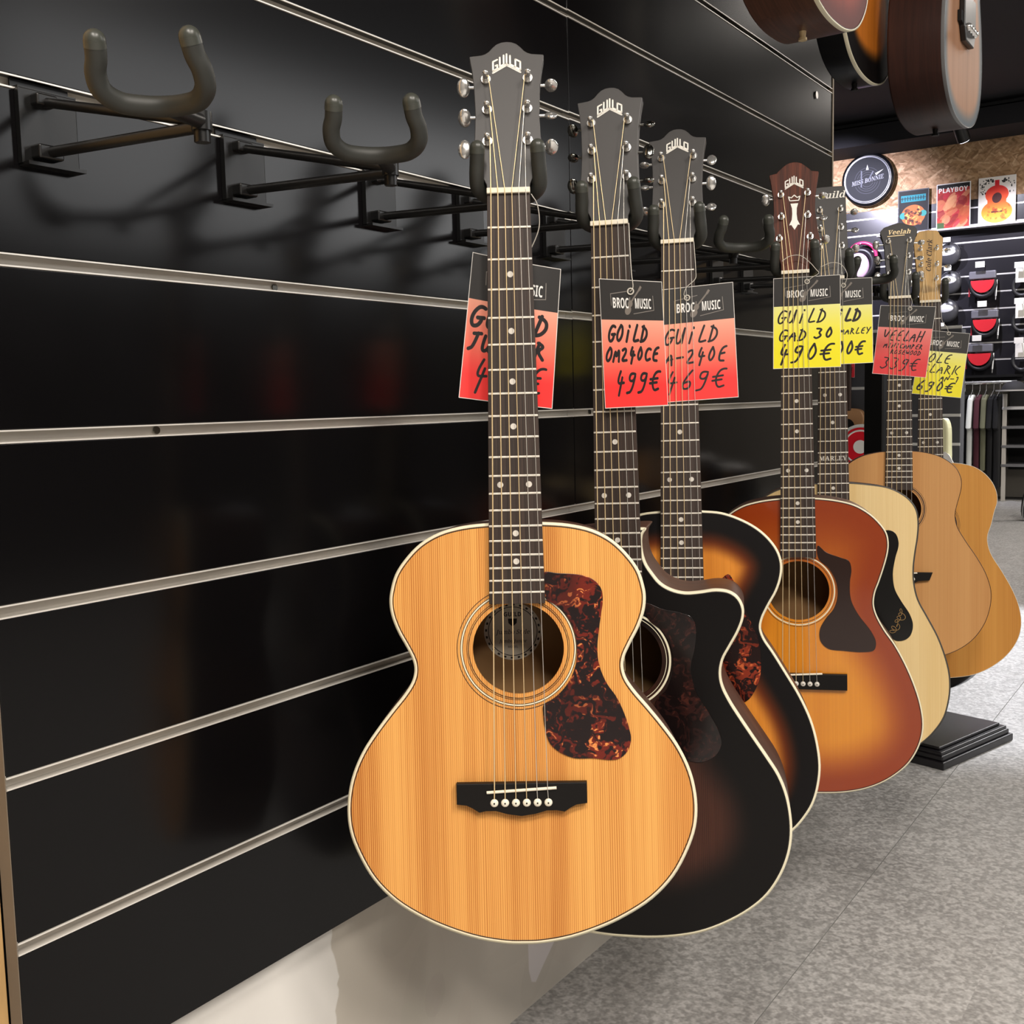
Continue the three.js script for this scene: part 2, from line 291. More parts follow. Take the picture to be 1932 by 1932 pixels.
// ---------------------------------------------------------------- fonts and hand lettering
const fontBold = await new FontLoader().loadAsync('fonts/droid/droid_sans_bold.typeface.json');
const fontSerif = await new FontLoader().loadAsync('fonts/droid/droid_serif_bold.typeface.json');
function text(str, size, font, depth = 0.0004, shear = 0) {
  const g = new TextGeometry(str, { font, size, depth, curveSegments: 4, bevelEnabled: false }); g.computeBoundingBox();
  g.translate(-(g.boundingBox.min.x + g.boundingBox.max.x) / 2, 0, 0); if (shear) g.applyMatrix4(new THREE.Matrix4().makeShear(0, 0, shear, 0, 0, 0)); return g;
}
const HAND = {
  G: [[[0.9, 0.12], [0.55, 0], [0.15, 0.25], [0.02, 0.65], [0.25, 1], [0.7, 0.95], [0.9, 0.6], [0.5, 0.58]], [[0.5, 0.58], [1, 0.56]]],
  U: [[[0.08, 0.1], [0.02, 0.7], [0.25, 1], [0.65, 0.85], [0.85, 0.05]], [[0.85, 0.05], [0.8, 0.95]]], I: [[[0.55, 0.05], [0.4, 1]]], i: [[[0.5, 0.35], [0.4, 1]], [[0.6, 0.05], [0.62, 0.1]]],
  L: [[[0.5, 0], [0.2, 0.8], [0.25, 1], [0.95, 0.92]]], D: [[[0.3, 0.05], [0.12, 1]], [[0.1, 0.1], [0.7, 0.2], [0.95, 0.6], [0.6, 0.95], [0.05, 1]]],
  O: [[[0.55, 0.02], [0.1, 0.35], [0.1, 0.85], [0.5, 1], [0.92, 0.6], [0.8, 0.1], [0.5, 0.02]]], M: [[[0.02, 1], [0.2, 0.05], [0.45, 0.8], [0.8, 0.02], [0.95, 1]]], N: [[[0.05, 1], [0.15, 0.05], [0.75, 0.95], [0.9, 0.02]]],
  A: [[[0.02, 1], [0.55, 0], [0.9, 1]], [[0.15, 0.65], [0.85, 0.6]]], B: [[[0.2, 0], [0.12, 1]], [[0.1, 0.05], [0.8, 0.15], [0.25, 0.48], [0.9, 0.7], [0.1, 1]]], C: [[[0.9, 0.15], [0.5, 0], [0.08, 0.5], [0.35, 1], [0.95, 0.85]]],
  E: [[[0.85, 0.02], [0.3, 0.05], [0.12, 0.95], [0.8, 0.98]], [[0.2, 0.5], [0.75, 0.45]]], J: [[[0.2, 0.05], [0.9, 0]], [[0.6, 0], [0.5, 0.8], [0.1, 0.95]]], P: [[[0.25, 0.05], [0.12, 1]], [[0.1, 0.05], [0.85, 0.2], [0.2, 0.55]]],
  R: [[[0.22, 0.05], [0.1, 1]], [[0.1, 0.05], [0.85, 0.2], [0.2, 0.52], [0.95, 1]]], S: [[[0.9, 0.08], [0.3, 0.1], [0.3, 0.45], [0.75, 0.6], [0.6, 0.98], [0.05, 0.9]]], V: [[[0.05, 0], [0.4, 1], [0.95, 0]]], W: [[[0.02, 0.1], [0.2, 1], [0.5, 0.3], [0.7, 1], [1, 0.02]]],
  H: [[[0.15, 0.02], [0.08, 1]], [[0.9, 0], [0.8, 1]], [[0.1, 0.55], [0.85, 0.48]]], K: [[[0.2, 0], [0.1, 1]], [[0.9, 0.02], [0.2, 0.55], [0.95, 1]]], Y: [[[0.05, 0], [0.45, 0.5]], [[0.95, 0], [0.3, 1.05]]],
  0: [[[0.5, 0], [0.08, 0.5], [0.45, 1], [0.9, 0.5], [0.5, 0]]], 1: [[[0.2, 0.25], [0.6, 0], [0.5, 1]]], 2: [[[0.1, 0.2], [0.55, 0], [0.75, 0.35], [0.05, 0.98], [0.95, 0.92]]], 3: [[[0.1, 0.05], [0.85, 0.05], [0.4, 0.45], [0.9, 0.7], [0.3, 1], [0, 0.85]]],
  4: [[[0.4, 0], [0.05, 0.6], [0.9, 0.55]], [[0.65, 0.3], [0.5, 1.15]]], 5: [[[0.9, 0], [0.3, 0.05], [0.2, 0.45], [0.8, 0.6], [0.5, 1], [0.05, 0.9]]], 6: [[[0.75, 0], [0.15, 0.5], [0.2, 0.95], [0.8, 0.9], [0.75, 0.5], [0.15, 0.65]]], 9: [[[0.8, 0.15], [0.3, 0.05], [0.15, 0.45], [0.7, 0.5], [0.85, 0.1], [0.6, 1], [0.1, 1.05]]],
  '€': [[[1, 0.05], [0.55, 0], [0.2, 0.5], [0.5, 1], [1, 0.9]], [[0, 0.42], [0.8, 0.38]], [[0, 0.62], [0.75, 0.58]]], '-': [[[0.1, 0.55], [0.85, 0.52]]], '.': [[[0.3, 0.95], [0.35, 0.98]]],
};
function hand(c, str, x, y, w, h, lw, slant = -0.12) {
  const n = str.length, adv = w / n; c.lineWidth = lw; c.lineCap = c.lineJoin = 'round'; c.strokeStyle = '#140c0e';
  [...str].forEach((ch, i) => (HAND[ch] || []).forEach((l) => {
    const q = l.map(([a, b]) => [x + (i + a * 0.78) * adv - slant * (0.5 - b) * h * 2, y + b * h]);
    c.beginPath(); c.moveTo(...q[0]); for (let k = 1; k < q.length - 1; k++) c.quadraticCurveTo(q[k][0], q[k][1], (q[k][0] + q[k + 1][0]) / 2, (q[k][1] + q[k + 1][1]) / 2); c.lineTo(...q[q.length - 1]); c.stroke();
  }));
}
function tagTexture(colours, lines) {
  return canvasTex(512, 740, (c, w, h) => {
    const hh = 232; c.fillStyle = '#262423'; c.fillRect(0, 0, w, hh);
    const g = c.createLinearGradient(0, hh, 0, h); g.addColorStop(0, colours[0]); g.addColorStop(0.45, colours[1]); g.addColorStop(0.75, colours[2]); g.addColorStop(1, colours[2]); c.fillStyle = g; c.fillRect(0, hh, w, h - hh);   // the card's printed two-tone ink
    c.strokeStyle = '#8d867f'; c.lineWidth = 4; c.beginPath(); c.moveTo(92, 152); c.lineTo(88, 84); c.lineTo(255, 62); c.stroke(); c.beginPath(); c.moveTo(432, 86); c.lineTo(436, 172); c.lineTo(270, 196); c.stroke();
    c.strokeStyle = '#7b736b'; c.lineWidth = 11; c.beginPath(); c.moveTo(232, 150); c.lineTo(330, 48); c.stroke(); c.lineWidth = 16; c.beginPath(); c.moveTo(322, 58); c.lineTo(340, 34); c.stroke();
    c.fillStyle = '#7b736b'; c.beginPath(); c.ellipse(226, 176, 30, 22, -0.8, 0, 7); c.fill(); c.beginPath(); c.ellipse(246, 138, 22, 18, -0.8, 0, 7); c.fill(); c.lineWidth = 8; c.beginPath(); c.moveTo(240, 130); c.lineTo(246, 100); c.stroke();
    c.fillStyle = '#f4f2ee'; c.save(); c.translate(100, 164); c.scale(0.62, 1); c.font = 'bold 82px sans-serif'; c.fillText('BROC', 0, 0); c.restore();
    c.save(); c.translate(282, 164); c.scale(0.52, 1); c.font = 'bold 82px sans-serif'; c.fillText('MUSIC', 0, 0); c.restore();
    for (const l of lines) hand(c, ...l);
    c.strokeStyle = '#f3efe9'; c.lineWidth = 5; c.strokeRect(1, 1, w - 2, h - 2);
  });
}
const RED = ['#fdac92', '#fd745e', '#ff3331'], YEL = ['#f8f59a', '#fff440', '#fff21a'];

// ---------------------------------------------------------------- guitars
// guild style logo strokes (millimetres), a crown-shaped wordmark on a chevron
const wordmark = (s = 1) => { const L = [[[-9.6, 7], [-14, 4.9], [-14, -4.6]], [[-14, -4.8], [-9.6, -2.4], [-9.6, 1.4], [-11.4, 0.6]], [[-6.9, 9.2], [-6.9, -0.4], [-2.9, 1.9]], [[-2.9, 11.4], [-2.9, 2]], [[0.1, 12.6], [0.1, 2.6]], [[3.7, 10.8], [3.7, 1.7], [7.2, -0.2]], [[9.2, 6.9], [9.2, -1.2]], [[9.2, 6.9], [14.2, 4.2], [14.2, -4.4]], [[9.2, -1.4], [14.2, -4.2]], [[-14.2, -7], [0.1, 1], [14.3, -7]], [[-13.4, -5.6], [0.1, 1.9], [13.4, -5.6]]]; return L.map((l) => l.map(([x, y]) => [x * s / 1000, y * 1.1 * s / 1000])); };
const crown = [[[-7, 0], [-9, 7], [-4.5, 5], [0, 9.5], [4.5, 5], [9, 7], [7, 0], [-7, 0]]];
const fretAt = (k, s) => s * (1 - Math.pow(2, -k / 12));
const HEAD_TILT = -14 * Math.PI / 180;
function halfToOutline(half) { const r = half.map(([x, y]) => [x / 1000, -y / 1000]), l = half.slice(1, -1).reverse().map(([x, y]) => [-x / 1000, -y / 1000]); return smooth([...r, ...l], 4); }
function inset(pts, d) {
  const n = pts.length; return pts.map((p, i) => { const a = pts[(i + n - 1) % n], b = pts[(i + 1) % n]; let nx = b[1] - a[1], ny = -(b[0] - a[0]); const L = Math.hypot(nx, ny) || 1; return [p[0] + nx / L * d * -1 * SIGN(pts), p[1] + ny / L * d * -1 * SIGN(pts)]; });
}
const SIGN = (() => { const memo = new Map(); return (pts) => { if (!memo.has(pts)) { let a = 0; pts.forEach((p, i) => { const q = pts[(i + 1) % pts.length]; a += p[0] * q[1] - q[0] * p[1]; }); memo.set(pts, a > 0 ? 1 : -1); } return memo.get(pts); }; })();
function strip(loops) {                              // loops: [pts, z] joined by quads
  const n = loops[0][0].length, pos = [], idx = [], uv = []; let acc = 0; const len = [];
  for (let j = 0; j < n; j++) { len.push(acc); const a = loops[0][0][j], b = loops[0][0][(j + 1) % n]; acc += Math.hypot(a[0] - b[0], a[1] - b[1]); }
  for (const [pts, z] of loops) pts.forEach(([x, y], j) => { pos.push(x, y, z); uv.push(len[j] * 2.5, z * 6); });
  for (let i = 0; i < loops.length - 1; i++) for (let j = 0; j < n; j++) { const a = i * n + j, b = i * n + (j + 1) % n; idx.push(a, b, a + n, b, b + n, a + n); }
  const g = new THREE.BufferGeometry(); g.setAttribute('position', new THREE.Float32BufferAttribute(pos, 3)); g.setAttribute('uv', new THREE.Float32BufferAttribute(uv, 2)); g.setIndex(idx); g.computeVertexNormals(); return g;
}
function guitar(o) {
  const g = thing('acoustic_guitar', o.label, 'guitar', o.at, o.group || 'acoustic guitars');
  g.quaternion.setFromRotationMatrix(o.basis);
  const zt = -0.006, dep = o.depth || 0.1, out = o.outline || halfToOutline(o.half), s = o.scale, hole = o.hole;
  // body: rim and back in one shell, the soundboard on top
  const rim = strip([[out, zt - 0.0002], [out, zt - dep + 0.004], [inset(out, 0.003), zt - dep]]);
  const back = new THREE.ShapeGeometry(shapeOf(inset(out, 0.003)), 4).translate(0, 0, zt - dep);
  obj('body', [rim, back], o.sideMat || mat.sides, g);
  const path = hole ? [new THREE.Path().absarc(0, hole[0], hole[1], 0, Math.PI * 2, true)] : [];
  const { tex, yTop } = topTexture(out, o.wood, o.burst);
  const top = uvXY(plate(inset(out, 0.0006), 0.0032, 0, path).translate(0, 0, zt - 0.0032), -TEXW / 2, yTop - TEXH + 0.02, TEXW, TEXH);
  obj('soundboard', top, P(0xffffff, o.gloss ?? 0.35, { map: tex, specularIntensity: o.spec ?? 0.45, clearcoat: o.coat ?? 0, clearcoatRoughness: 0.08 }), g);
  const bw = o.bindW || 0.0026, zb = zt + 0.0004;
  obj('binding', strip([[inset(out, bw), zb - 0.0006], [inset(out, bw), zb], [inset(out, -0.0003), zb], [inset(out, -0.0003), zt - 0.0062], [out, zt - 0.0063]]), o.bindMat || mat.binding, g);
  if (o.purf !== false) obj('purfling', strip([[inset(out, bw + 0.0013), zb - 0.0006], [inset(out, bw + 0.0013), zb - 0.0001], [inset(out, bw + 0.0004), zb - 0.0001], [inset(out, bw + 0.0004), zb - 0.0006]]), mat.purfling, g);
  if (hole) {
    obj('interior', [new THREE.ShapeGeometry(shapeOf(inset(out, 0.006)), 4).translate(0, 0, zt - dep + 0.003), strip([[inset(out, 0.004), zt - 0.004], [inset(out, 0.004), zt - dep + 0.003]])], mat.interior, g);
    for (const [r0, r1, m] of o.rosette) obj('rosette_ring', ringGeo(r0, r1, 0.0003).translate(0, hole[0], zt), m, g);
  }
  if (o.pick) { const pk = obj('pickguard', uvXY(plate(smooth(o.pick.map(([x, y]) => [x / 1000, -y / 1000]), 5), 0.0014, 0.0003).translate(0, 0, zt), 0, -0.7, 0.35, 0.35), o.pickMat, g); if (o.pickMark) obj('signature', o.pickMark, mat.signature, pk).position.z = zt + 0.0014; }
  // bridge
  const br = obj('bridge', plate(o.bridge.map(([x, y]) => [x / 1000, -y / 1000]), 0.0085, 0.001).translate(0, 0, zt), mat.ebony, g);
  obj('saddle', rod(V(-0.035, -s - 0.002, zt + 0.0095), V(0.036, -s + 0.002, zt + 0.0095), 0.0016, 8), mat.bone, br);
  const pinY = -(o.pinY || s + 0.0135);
  for (let i = 0; i < 6; i++) {
    const x = -0.0275 + i * 0.011, pin = obj('bridge_pin', new THREE.SphereGeometry(0.0042, 14, 8).scale(1, 1, 0.6).translate(x, pinY, zt + 0.0088), o.pinMat || mat.pinWhite, g);
    obj('pin_dot', cyl(0.0009, 0.0009, 0.0004, 8).rotateX(Math.PI / 2).translate(x, pinY, zt + 0.0113), mat.ebony, pin);
  }
  // neck, fretboard, frets, inlays, nut
  const bodyY = o.joint, fbEnd = o.fbEnd, w0 = 0.0215, w1 = o.fbW || 0.0285, W = (y) => w0 + (w1 - w0) * (y / fbEnd);
  const nr = (y, d, k) => Array.from({ length: 14 }, (_, i) => { const a = Math.PI * i / 13; return V(-Math.cos(a) * W(y) * k, -y, -0.0055 - Math.sin(a) * d); });
  obj('neck', loft([nr(-0.012, 0.013, 0.98), nr(0.012, 0.0145, 0.98), nr(0.2, 0.0165, 0.98), nr(bodyY - 0.05, 0.019, 0.97), nr(bodyY - 0.022, 0.034, 0.9), nr(bodyY - 0.004, 0.07, 0.8), nr(bodyY + 0.004, 0.085, 0.72)]), o.neckMat || mat.mahogany, g);
  const fb = plate([[-w0, 0], [w0, 0], [w1, -fbEnd], [-w1, -fbEnd]], 0.0062, 0.0003).translate(0, 0, -0.0062); uvXY(fb, -0.03, -fbEnd, 0.06, fbEnd);
  obj('fretboard', fb, mat.board, g);
  for (let k = 1; k <= o.frets; k++) { const y = fretAt(k, s), w = W(y); obj('fret', rbox(2 * w - 0.0004, 0.0022, 0.0016, 0.0006, 0, -y, 0.0002, 1), mat.fret, g); }
  const dot = (k, x) => obj('fret_marker', cyl(0.0031, 0.0031, 0.0004, 20).rotateX(Math.PI / 2).translate(x, -(fretAt(k - 1, s) + fretAt(k, s)) / 2, 0.0001), mat.pearl, g);
  for (const d of o.dots) Array.isArray(d) ? d[1].forEach((x) => dot(d[0], x)) : dot(d, 0);
  if (o.inlayText) obj('inlay_lettering', text(o.inlayText, 0.0078, fontSerif, 0.0003).translate(0, -(fretAt(11, s) + fretAt(12, s)) / 2 - 0.004, 0.0001), mat.pearl, g);
  obj('nut', rbox(0.0436, 0.0055, 0.009, 0.0006, 0, 0.0027, -0.0012, 1), mat.bone, g);
  // headstock with machine heads
  const hp = [...o.head.map(([x, h]) => [x / 1000, h / 1000]), ...o.head.slice(0, -1).reverse().map(([x, h]) => [-x / 1000, h / 1000])];
  const hg = uvXY(plate(hp, 0.0145, 0.0006).translate(0, 0.0054, -0.0145), -0.05, 0, 0.1, 0.2).rotateX(HEAD_TILT).translate(0, 0, -0.0022);
  const hs = obj('headstock', hg, o.headMat || mat.headBlack, g);
  const onHead = (geo) => geo.translate(0, 0.0054, 0.00005).rotateX(HEAD_TILT).translate(0, 0, -0.0022);
  for (const [n, geo, m] of o.logo) obj(n, onHead(geo), m || mat.logo, hs);
  const posts = [];
  for (const sd of [-1, 1]) o.tuners.forEach(([x, h], i) => {
    const px = sd * x / 1000 + (o.tunerShift || 0), y = h / 1000;
    const t = obj('tuner', onHead(join([cyl(0.0052, 0.0052, 0.0022, 12).rotateX(Math.PI / 2).translate(px, y, 0.0011), cyl(0.0037, 0.0037, 0.005, 6).rotateX(Math.PI / 2).translate(px, y, 0.003), cyl(0.0029, 0.0031, 0.013, 12).rotateX(Math.PI / 2).translate(px, y, 0.007), new THREE.SphereGeometry(0.003, 10, 6).translate(px, y, 0.0135)])), mat.chrome, g);
    const ang = [0.5, 1.5, 0.9, 2.3, 0.2, 1.2][(i * 2 + (sd > 0 ? 1 : 0)) % 6] + (o.tunerTurn || 0), bx = px + sd * 0.024;
    const b = new THREE.SphereGeometry(0.0088, 16, 10).scale(0.78, 1.12, 0.42).rotateX(ang).translate(bx, y - 0.001, -0.011);
    obj('button', onHead(join([b, rod(V(px + sd * 0.006, y - 0.001, -0.011), V(bx - sd * 0.004, y - 0.001, -0.011), 0.0019, 8), rbox(0.014, 0.02, 0.007, 0.002, px, y - 0.001, -0.019)])), o.darkTuners ? mat.nickelDark : mat.chrome, t);
    posts.push([sd, V(px - sd * 0.0028, y + 0.0054, 0.0085).applyAxisAngle(V(1, 0, 0), HEAD_TILT).add(V(0, 0, -0.0022))]);
  });
  // strings: bass outside left -> bottom-left post first
  const order = [posts[2], posts[1], posts[0], posts[3], posts[4], posts[5]], sr = [0.0007, 0.0006, 0.00052, 0.00045, 0.0004, 0.00035];
  for (let i = 0; i < 6; i++) {
    const xn = -0.0175 + i * 0.007, xb = -0.027 + i * 0.0108, A = order[i][1], N = V(xn, 0.003, 0.0036), S = V(xb, -s, zt + 0.0112), Pn = V(-0.0275 + i * 0.011, pinY + 0.003, zt + 0.0088);
    obj('string', [rod(A, N, sr[i], 6), rod(N, S, sr[i], 6), rod(S, Pn, sr[i], 6)], i < 4 ? mat.bronze : mat.steel, g);
  }
  if (o.extra) o.extra(g, { zt, dep, out });
  return g;
}
const DOTS = [3, 5, 7, 9, [12, [-0.0145, 0.0145]], 15, 17];
const crest = [[21.6, -2], [22, 5], [24.5, 11], [31, 20], [34.5, 28], [35, 40], [33.6, 60], [32.8, 85], [34, 115], [36, 135], [38.6, 151], [38, 152], [26, 153.2], [22, 154.6], [18.5, 157], [14.6, 161.6], [10.5, 165.4], [5.4, 167.6], [0, 168.2]];
const TUN = [[21.6, 124], [20.6, 89], [20.6, 53]];
function basis(u, d) { const U = V(...u).normalize(), Y = V(...d).negate().normalize(), N = new THREE.Vector3().crossVectors(U, Y).normalize(); return new THREE.Matrix4().makeBasis(U, Y, N); }
const guildLogo = (h) => [['logo', strokeGeo(wordmark(1), 0.0018, 0.0003).translate(0, h, 0)]];
const bridgeA = [[-66, 596], [67, 596], [67, 617.5], [56, 619], [50, 622], [44, 626], [36, 624.6], [26, 624.6], [14, 628], [0, 630], [-14, 628], [-26, 624.6], [-36, 624.6], [-43, 626], [-50, 621.5], [-56, 618.6], [-66, 617.5]];
const moved = (b, dy) => b.map(([x, y]) => [x, y + dy]);
const G = {};
G.natural = guitar({
  label: 'natural amber spruce guitar hanging nearest the camera, red tortoiseshell pickguard', at: [0.9408, 1.1458, 0.2538], basis: basis([0.5388, 0.0005, 0.8424], [-0.0631, -0.9972, 0.0409]),
  half: [[0, 331], [26, 331.5], [54, 334], [78, 340], [98, 351], [114, 367], [124, 382], [129, 398], [130.5, 409], [129, 423], [123, 440], [114, 457], [108, 470], [106.5, 480], [109, 491], [117, 504], [131, 521], [146, 540], [160, 560], [170, 580], [176, 599], [179, 623], [177, 646], [169, 669], [154, 696], [132, 719], [104, 737], [78, 749], [47, 759], [17, 764], [0, 764.5]],
  scale: 0.603, joint: 0.331, fbEnd: 0.4135, frets: 19, dots: DOTS, wood: woodTop([237, 175, 97], [162, 90, 36], 2.1, 0.9), gloss: 0.42,
  hole: [-0.46, 0.0465], rosette: [[0.0505, 0.0512, mat.purfling], [0.0522, 0.0527, mat.purfling], [0.0568, 0.0574, mat.purfling], [0.0574, 0.0588, mat.binding], [0.0588, 0.0594, mat.purfling], [0.0622, 0.0628, mat.purfling]],
  pick: [[28, 382.5], [41, 383.5], [66, 386], [78, 391], [85.5, 400], [87, 412], [85, 426], [82, 446], [80.5, 463], [82.5, 479], [89, 496], [99, 511], [105.5, 525], [111, 542], [113, 555], [109, 567], [101, 574], [92, 575.5], [74, 573.5], [55, 573], [39, 566], [30, 557], [25.5, 542], [24, 528], [24.6, 518], [36, 511], [50, 496], [58, 478], [59.6, 460], [57, 442], [49, 426], [38, 415.5], [29.4, 410], [28.6, 396]], pickMat: mat.tortoise,
  bridge: bridgeA, pinY: 0.616, head: crest, logo: guildLogo(0.1395), tuners: TUN,
  extra: (g, { zt, dep }) => {
    const t = canvasTex(256, 256, (c) => { c.fillStyle = '#d8cfbd'; c.fillRect(0, 0, 256, 256); c.strokeStyle = '#2a2522'; c.lineWidth = 3; c.beginPath(); c.arc(128, 128, 108, 0, 7); c.stroke(); c.lineWidth = 8; for (let k = 0; k < 24; k++) { c.beginPath(); c.arc(128, 128, 118, k * 0.2618, k * 0.2618 + 0.09); c.stroke(); } c.fillStyle = '#241f1d'; c.textAlign = 'center'; c.font = 'bold 26px sans-serif'; c.fillText('GUILD', 128, 62); c.beginPath(); c.moveTo(108, 72); c.lineTo(148, 72); c.lineTo(146, 92); c.lineTo(128, 108); c.lineTo(110, 92); c.fill(); c.font = 'italic 26px serif'; c.fillText('Jumbo Style', 128, 140); c.font = 'italic 19px serif'; c.fillText('Jumbo Junior', 128, 178); c.font = '14px sans-serif'; c.fillText('MODEL', 128, 202); });
    obj('maker_label', new THREE.CircleGeometry(0.032, 40).translate(-0.008, -0.455, zt - dep + 0.0036), M(0xffffff, 0.8, { map: t }), g);
  },
});
const omLow = [[117, 527], [119, 542], [127, 560], [139, 580], [155, 605], [170, 628], [182, 648], [190.5, 671], [195, 697], [195.4, 720], [192, 742], [183, 767], [167, 793], [146, 813], [116, 832], [86, 845], [56, 852], [25, 855.5], [0, 856]];
G.dark = guitar({
  label: 'dark brown burst cutaway guitar right behind the natural amber one', at: [1.1482, 1.1387, 0.2541], basis: basis([0.3766, 0.0165, 0.9262], [-0.0156, -0.9996, 0.0241]),
  outline: smooth([[0, 355], [26, 354], [33, 355], [28.5, 363], [28, 380], [32, 396], [40, 409], [49, 420], [62, 427.5], [77, 431], [94, 430], [113, 427.5], [129, 430], [139, 437.5], [144.6, 450], [144, 462], [138, 478], [128, 496], [120, 511], ...omLow, ...omLow.slice(0, -1).reverse().map(([x, y]) => [-x, y]), [-120, 511], [-128, 496], [-138, 473], [-143, 448], [-142, 425], [-133, 400], [-116, 379], [-90, 365], [-58, 358], [-26, 355]].map(([x, y]) => [x / 1000, -y / 1000]), 4),
  scale: 0.648, joint: 0.355, fbEnd: 0.456, frets: 20, dots: DOTS, wood: woodTop([76, 46, 36], [44, 25, 20], 2.0, 0.7), gloss: 0.32,
  burst: (c, d) => mix([15, 13, 13], c, sstep(40, 92, d)), hole: [-0.512, 0.0485], rosette: [[0.0535, 0.0542, mat.binding], [0.0568, 0.0592, mat.binding], [0.0618, 0.0624, mat.purfling]],
  pick: [[30, 444], [51, 451], [71, 455], [85, 461], [89, 472], [87, 498], [82, 519], [83.5, 535], [89, 553], [104, 578], [113, 596], [116, 612], [110, 625], [98, 633], [85, 635], [60, 625], [44, 606], [38, 580], [40, 562], [54, 546], [61, 524], [60, 500], [50, 478], [34, 464]], pickMat: mat.tortoiseDark,
  bridge: moved(bridgeA, 45), head: crest, logo: guildLogo(0.1395), tuners: TUN, darkTuners: true, tunerTurn: 0.7,
});
G.sunburst = guitar({
  label: 'amber and black sunburst guitar third along the row, behind the dark cutaway', at: [1.3639, 1.1418, 0.2378], basis: basis([0.3777, 0.0133, 0.9258], [-0.1018, -0.9932, 0.0558]),
  half: [[0, 355], [28, 356], [52, 358.5], [74, 366], [96, 378], [112, 392], [124, 409], [129, 426], [128, 443], [122, 462], [111, 482], [103, 499], [101, 511], [105, 524], [116, 541], [131, 566], [150, 599], [163, 629], [170, 656], [173.5, 687], [171, 712], [165, 734], [156, 751], [138, 773], [110, 792], [75, 806], [35, 814], [0, 815]],
  scale: 0.648, joint: 0.355, fbEnd: 0.456, frets: 20, dots: DOTS, wood: woodTop([226, 146, 58], [176, 102, 32], 1.8, 0.7), gloss: 0.34,
  burst: (c, d) => mix([17, 15, 16], mix([92, 42, 20], c, sstep(38, 60, d)), sstep(22, 44, d)), hole: [-0.512, 0.0485], rosette: [[0.0535, 0.0542, mat.purfling], [0.0568, 0.0592, mat.binding], [0.0618, 0.0624, mat.purfling]],
  pick: [[60, 440], [72, 462], [81, 486], [90, 507], [98, 527], [100.5, 552], [99, 574], [93, 591], [82, 606], [60, 612], [40, 604], [30, 585], [40, 566], [54, 548], [61, 526], [61, 502], [54, 482], [42, 464]], pickMat: mat.tortoiseRed,
  bridge: moved(bridgeA, 45), head: crest, logo: guildLogo(0.1395), tuners: TUN, tunerTurn: 1.3,
});
const rectBridge = (y, w = 75) => [[-w, y], [w, y], [w, y + 26], [-w, y + 26]];
G.honey = guitar({
  label: 'glossy honey burst guitar with dark brown pickguard and rosewood crowned headstock', at: [1.7378, 1.1301, 0.266], basis: basis([0.344, 0.013, 0.9389], [-0.0209, -0.9995, 0.0215]),
  half: [[0, 359], [30, 360], [61, 364], [88, 371.5], [111, 385.5], [127, 401.5], [137, 417], [140, 432], [139, 448], [133, 472], [125, 497], [119, 514], [117, 532], [121, 549], [133, 573], [149, 597], [165, 628], [178, 660], [188, 694], [192, 726], [189, 750], [181, 772], [168, 793], [148, 812], [125, 827], [98, 838], [65, 845], [31, 847.5], [0, 848]],
  scale: 0.648, joint: 0.359, fbEnd: 0.456, frets: 20, dots: DOTS, wood: woodTop([232, 152, 46], [200, 114, 26], 1.5, 0.5), gloss: 0.3, coat: 1, bindW: 0.0018,
  burst: (c, d, x, y) => mix([146, 56, 15], c, sstep(12, 92, d) * (0.3 + 0.7 * sstep(-60, -190, y))), hole: [-0.511, 0.0485], rosette: [[0.0525, 0.0532, mat.purfling], [0.0555, 0.0575, mat.binding], [0.059, 0.0596, mat.purfling]],
  pick: [[31, 437], [44, 448], [67, 457], [79, 462], [83, 476], [80.5, 497], [82, 525], [93, 549], [113, 577], [120, 594], [117, 607], [100, 610.5], [70, 609], [46, 606], [34, 594], [33, 575], [42, 557], [55, 540], [61, 520], [59, 496], [48, 474], [32, 458]], pickMat: mat.guardBrown,
  bridge: rectBridge(647), pinY: 0.6635, pinMat: mat.pearl, head: [[21.6, -2], [22, 12], [25, 25], [33, 32], [38.5, 40], [39.5, 48], [36, 66], [32.4, 100], [32.6, 122], [36, 148], [38.8, 165], [38, 166.4], [27, 168.4], [25.4, 171], [20, 176], [18.6, 177.4], [12, 182.6], [6, 185], [0, 185.6]], headMat: mat.rosyHead,
  logo: [['logo', strokeGeo(wordmark(0.98), 0.0018, 0.0003).translate(0, 0.1475, 0)], ['crown_inlay', strokeGeo(crown.map((l) => l.map(([x, y]) => [x / 1000, y / 1000])), 0.0015, 0.0003).translate(0, 0.119, 0)], ['column_inlay', plate([[-6, 114], [6, 114], [3.8, 106], [3.4, 96], [4.4, 86], [8.4, 77], [5, 77.6], [3.4, 74.6], [0, 69], [-3.4, 74.6], [-5, 77.6], [-8.4, 77], [-4.4, 86], [-3.4, 96], [-3.8, 106]].map(([x, y]) => [x / 1000, y / 1000]), 0.0003)]], tuners: [[21, 130], [20.6, 92], [24, 55]],
});
const squig = (n, L, a, f) => [Array.from({ length: n }, (_, i) => { const t = i / (n - 1), q = t * f * 6.283; return [t * L + a * 0.7 * Math.cos(q), a * Math.sin(q) * (0.6 + 0.4 * Math.sin(t * 11)) + a * 0.5 * Math.sin(q * 0.37)]; })];
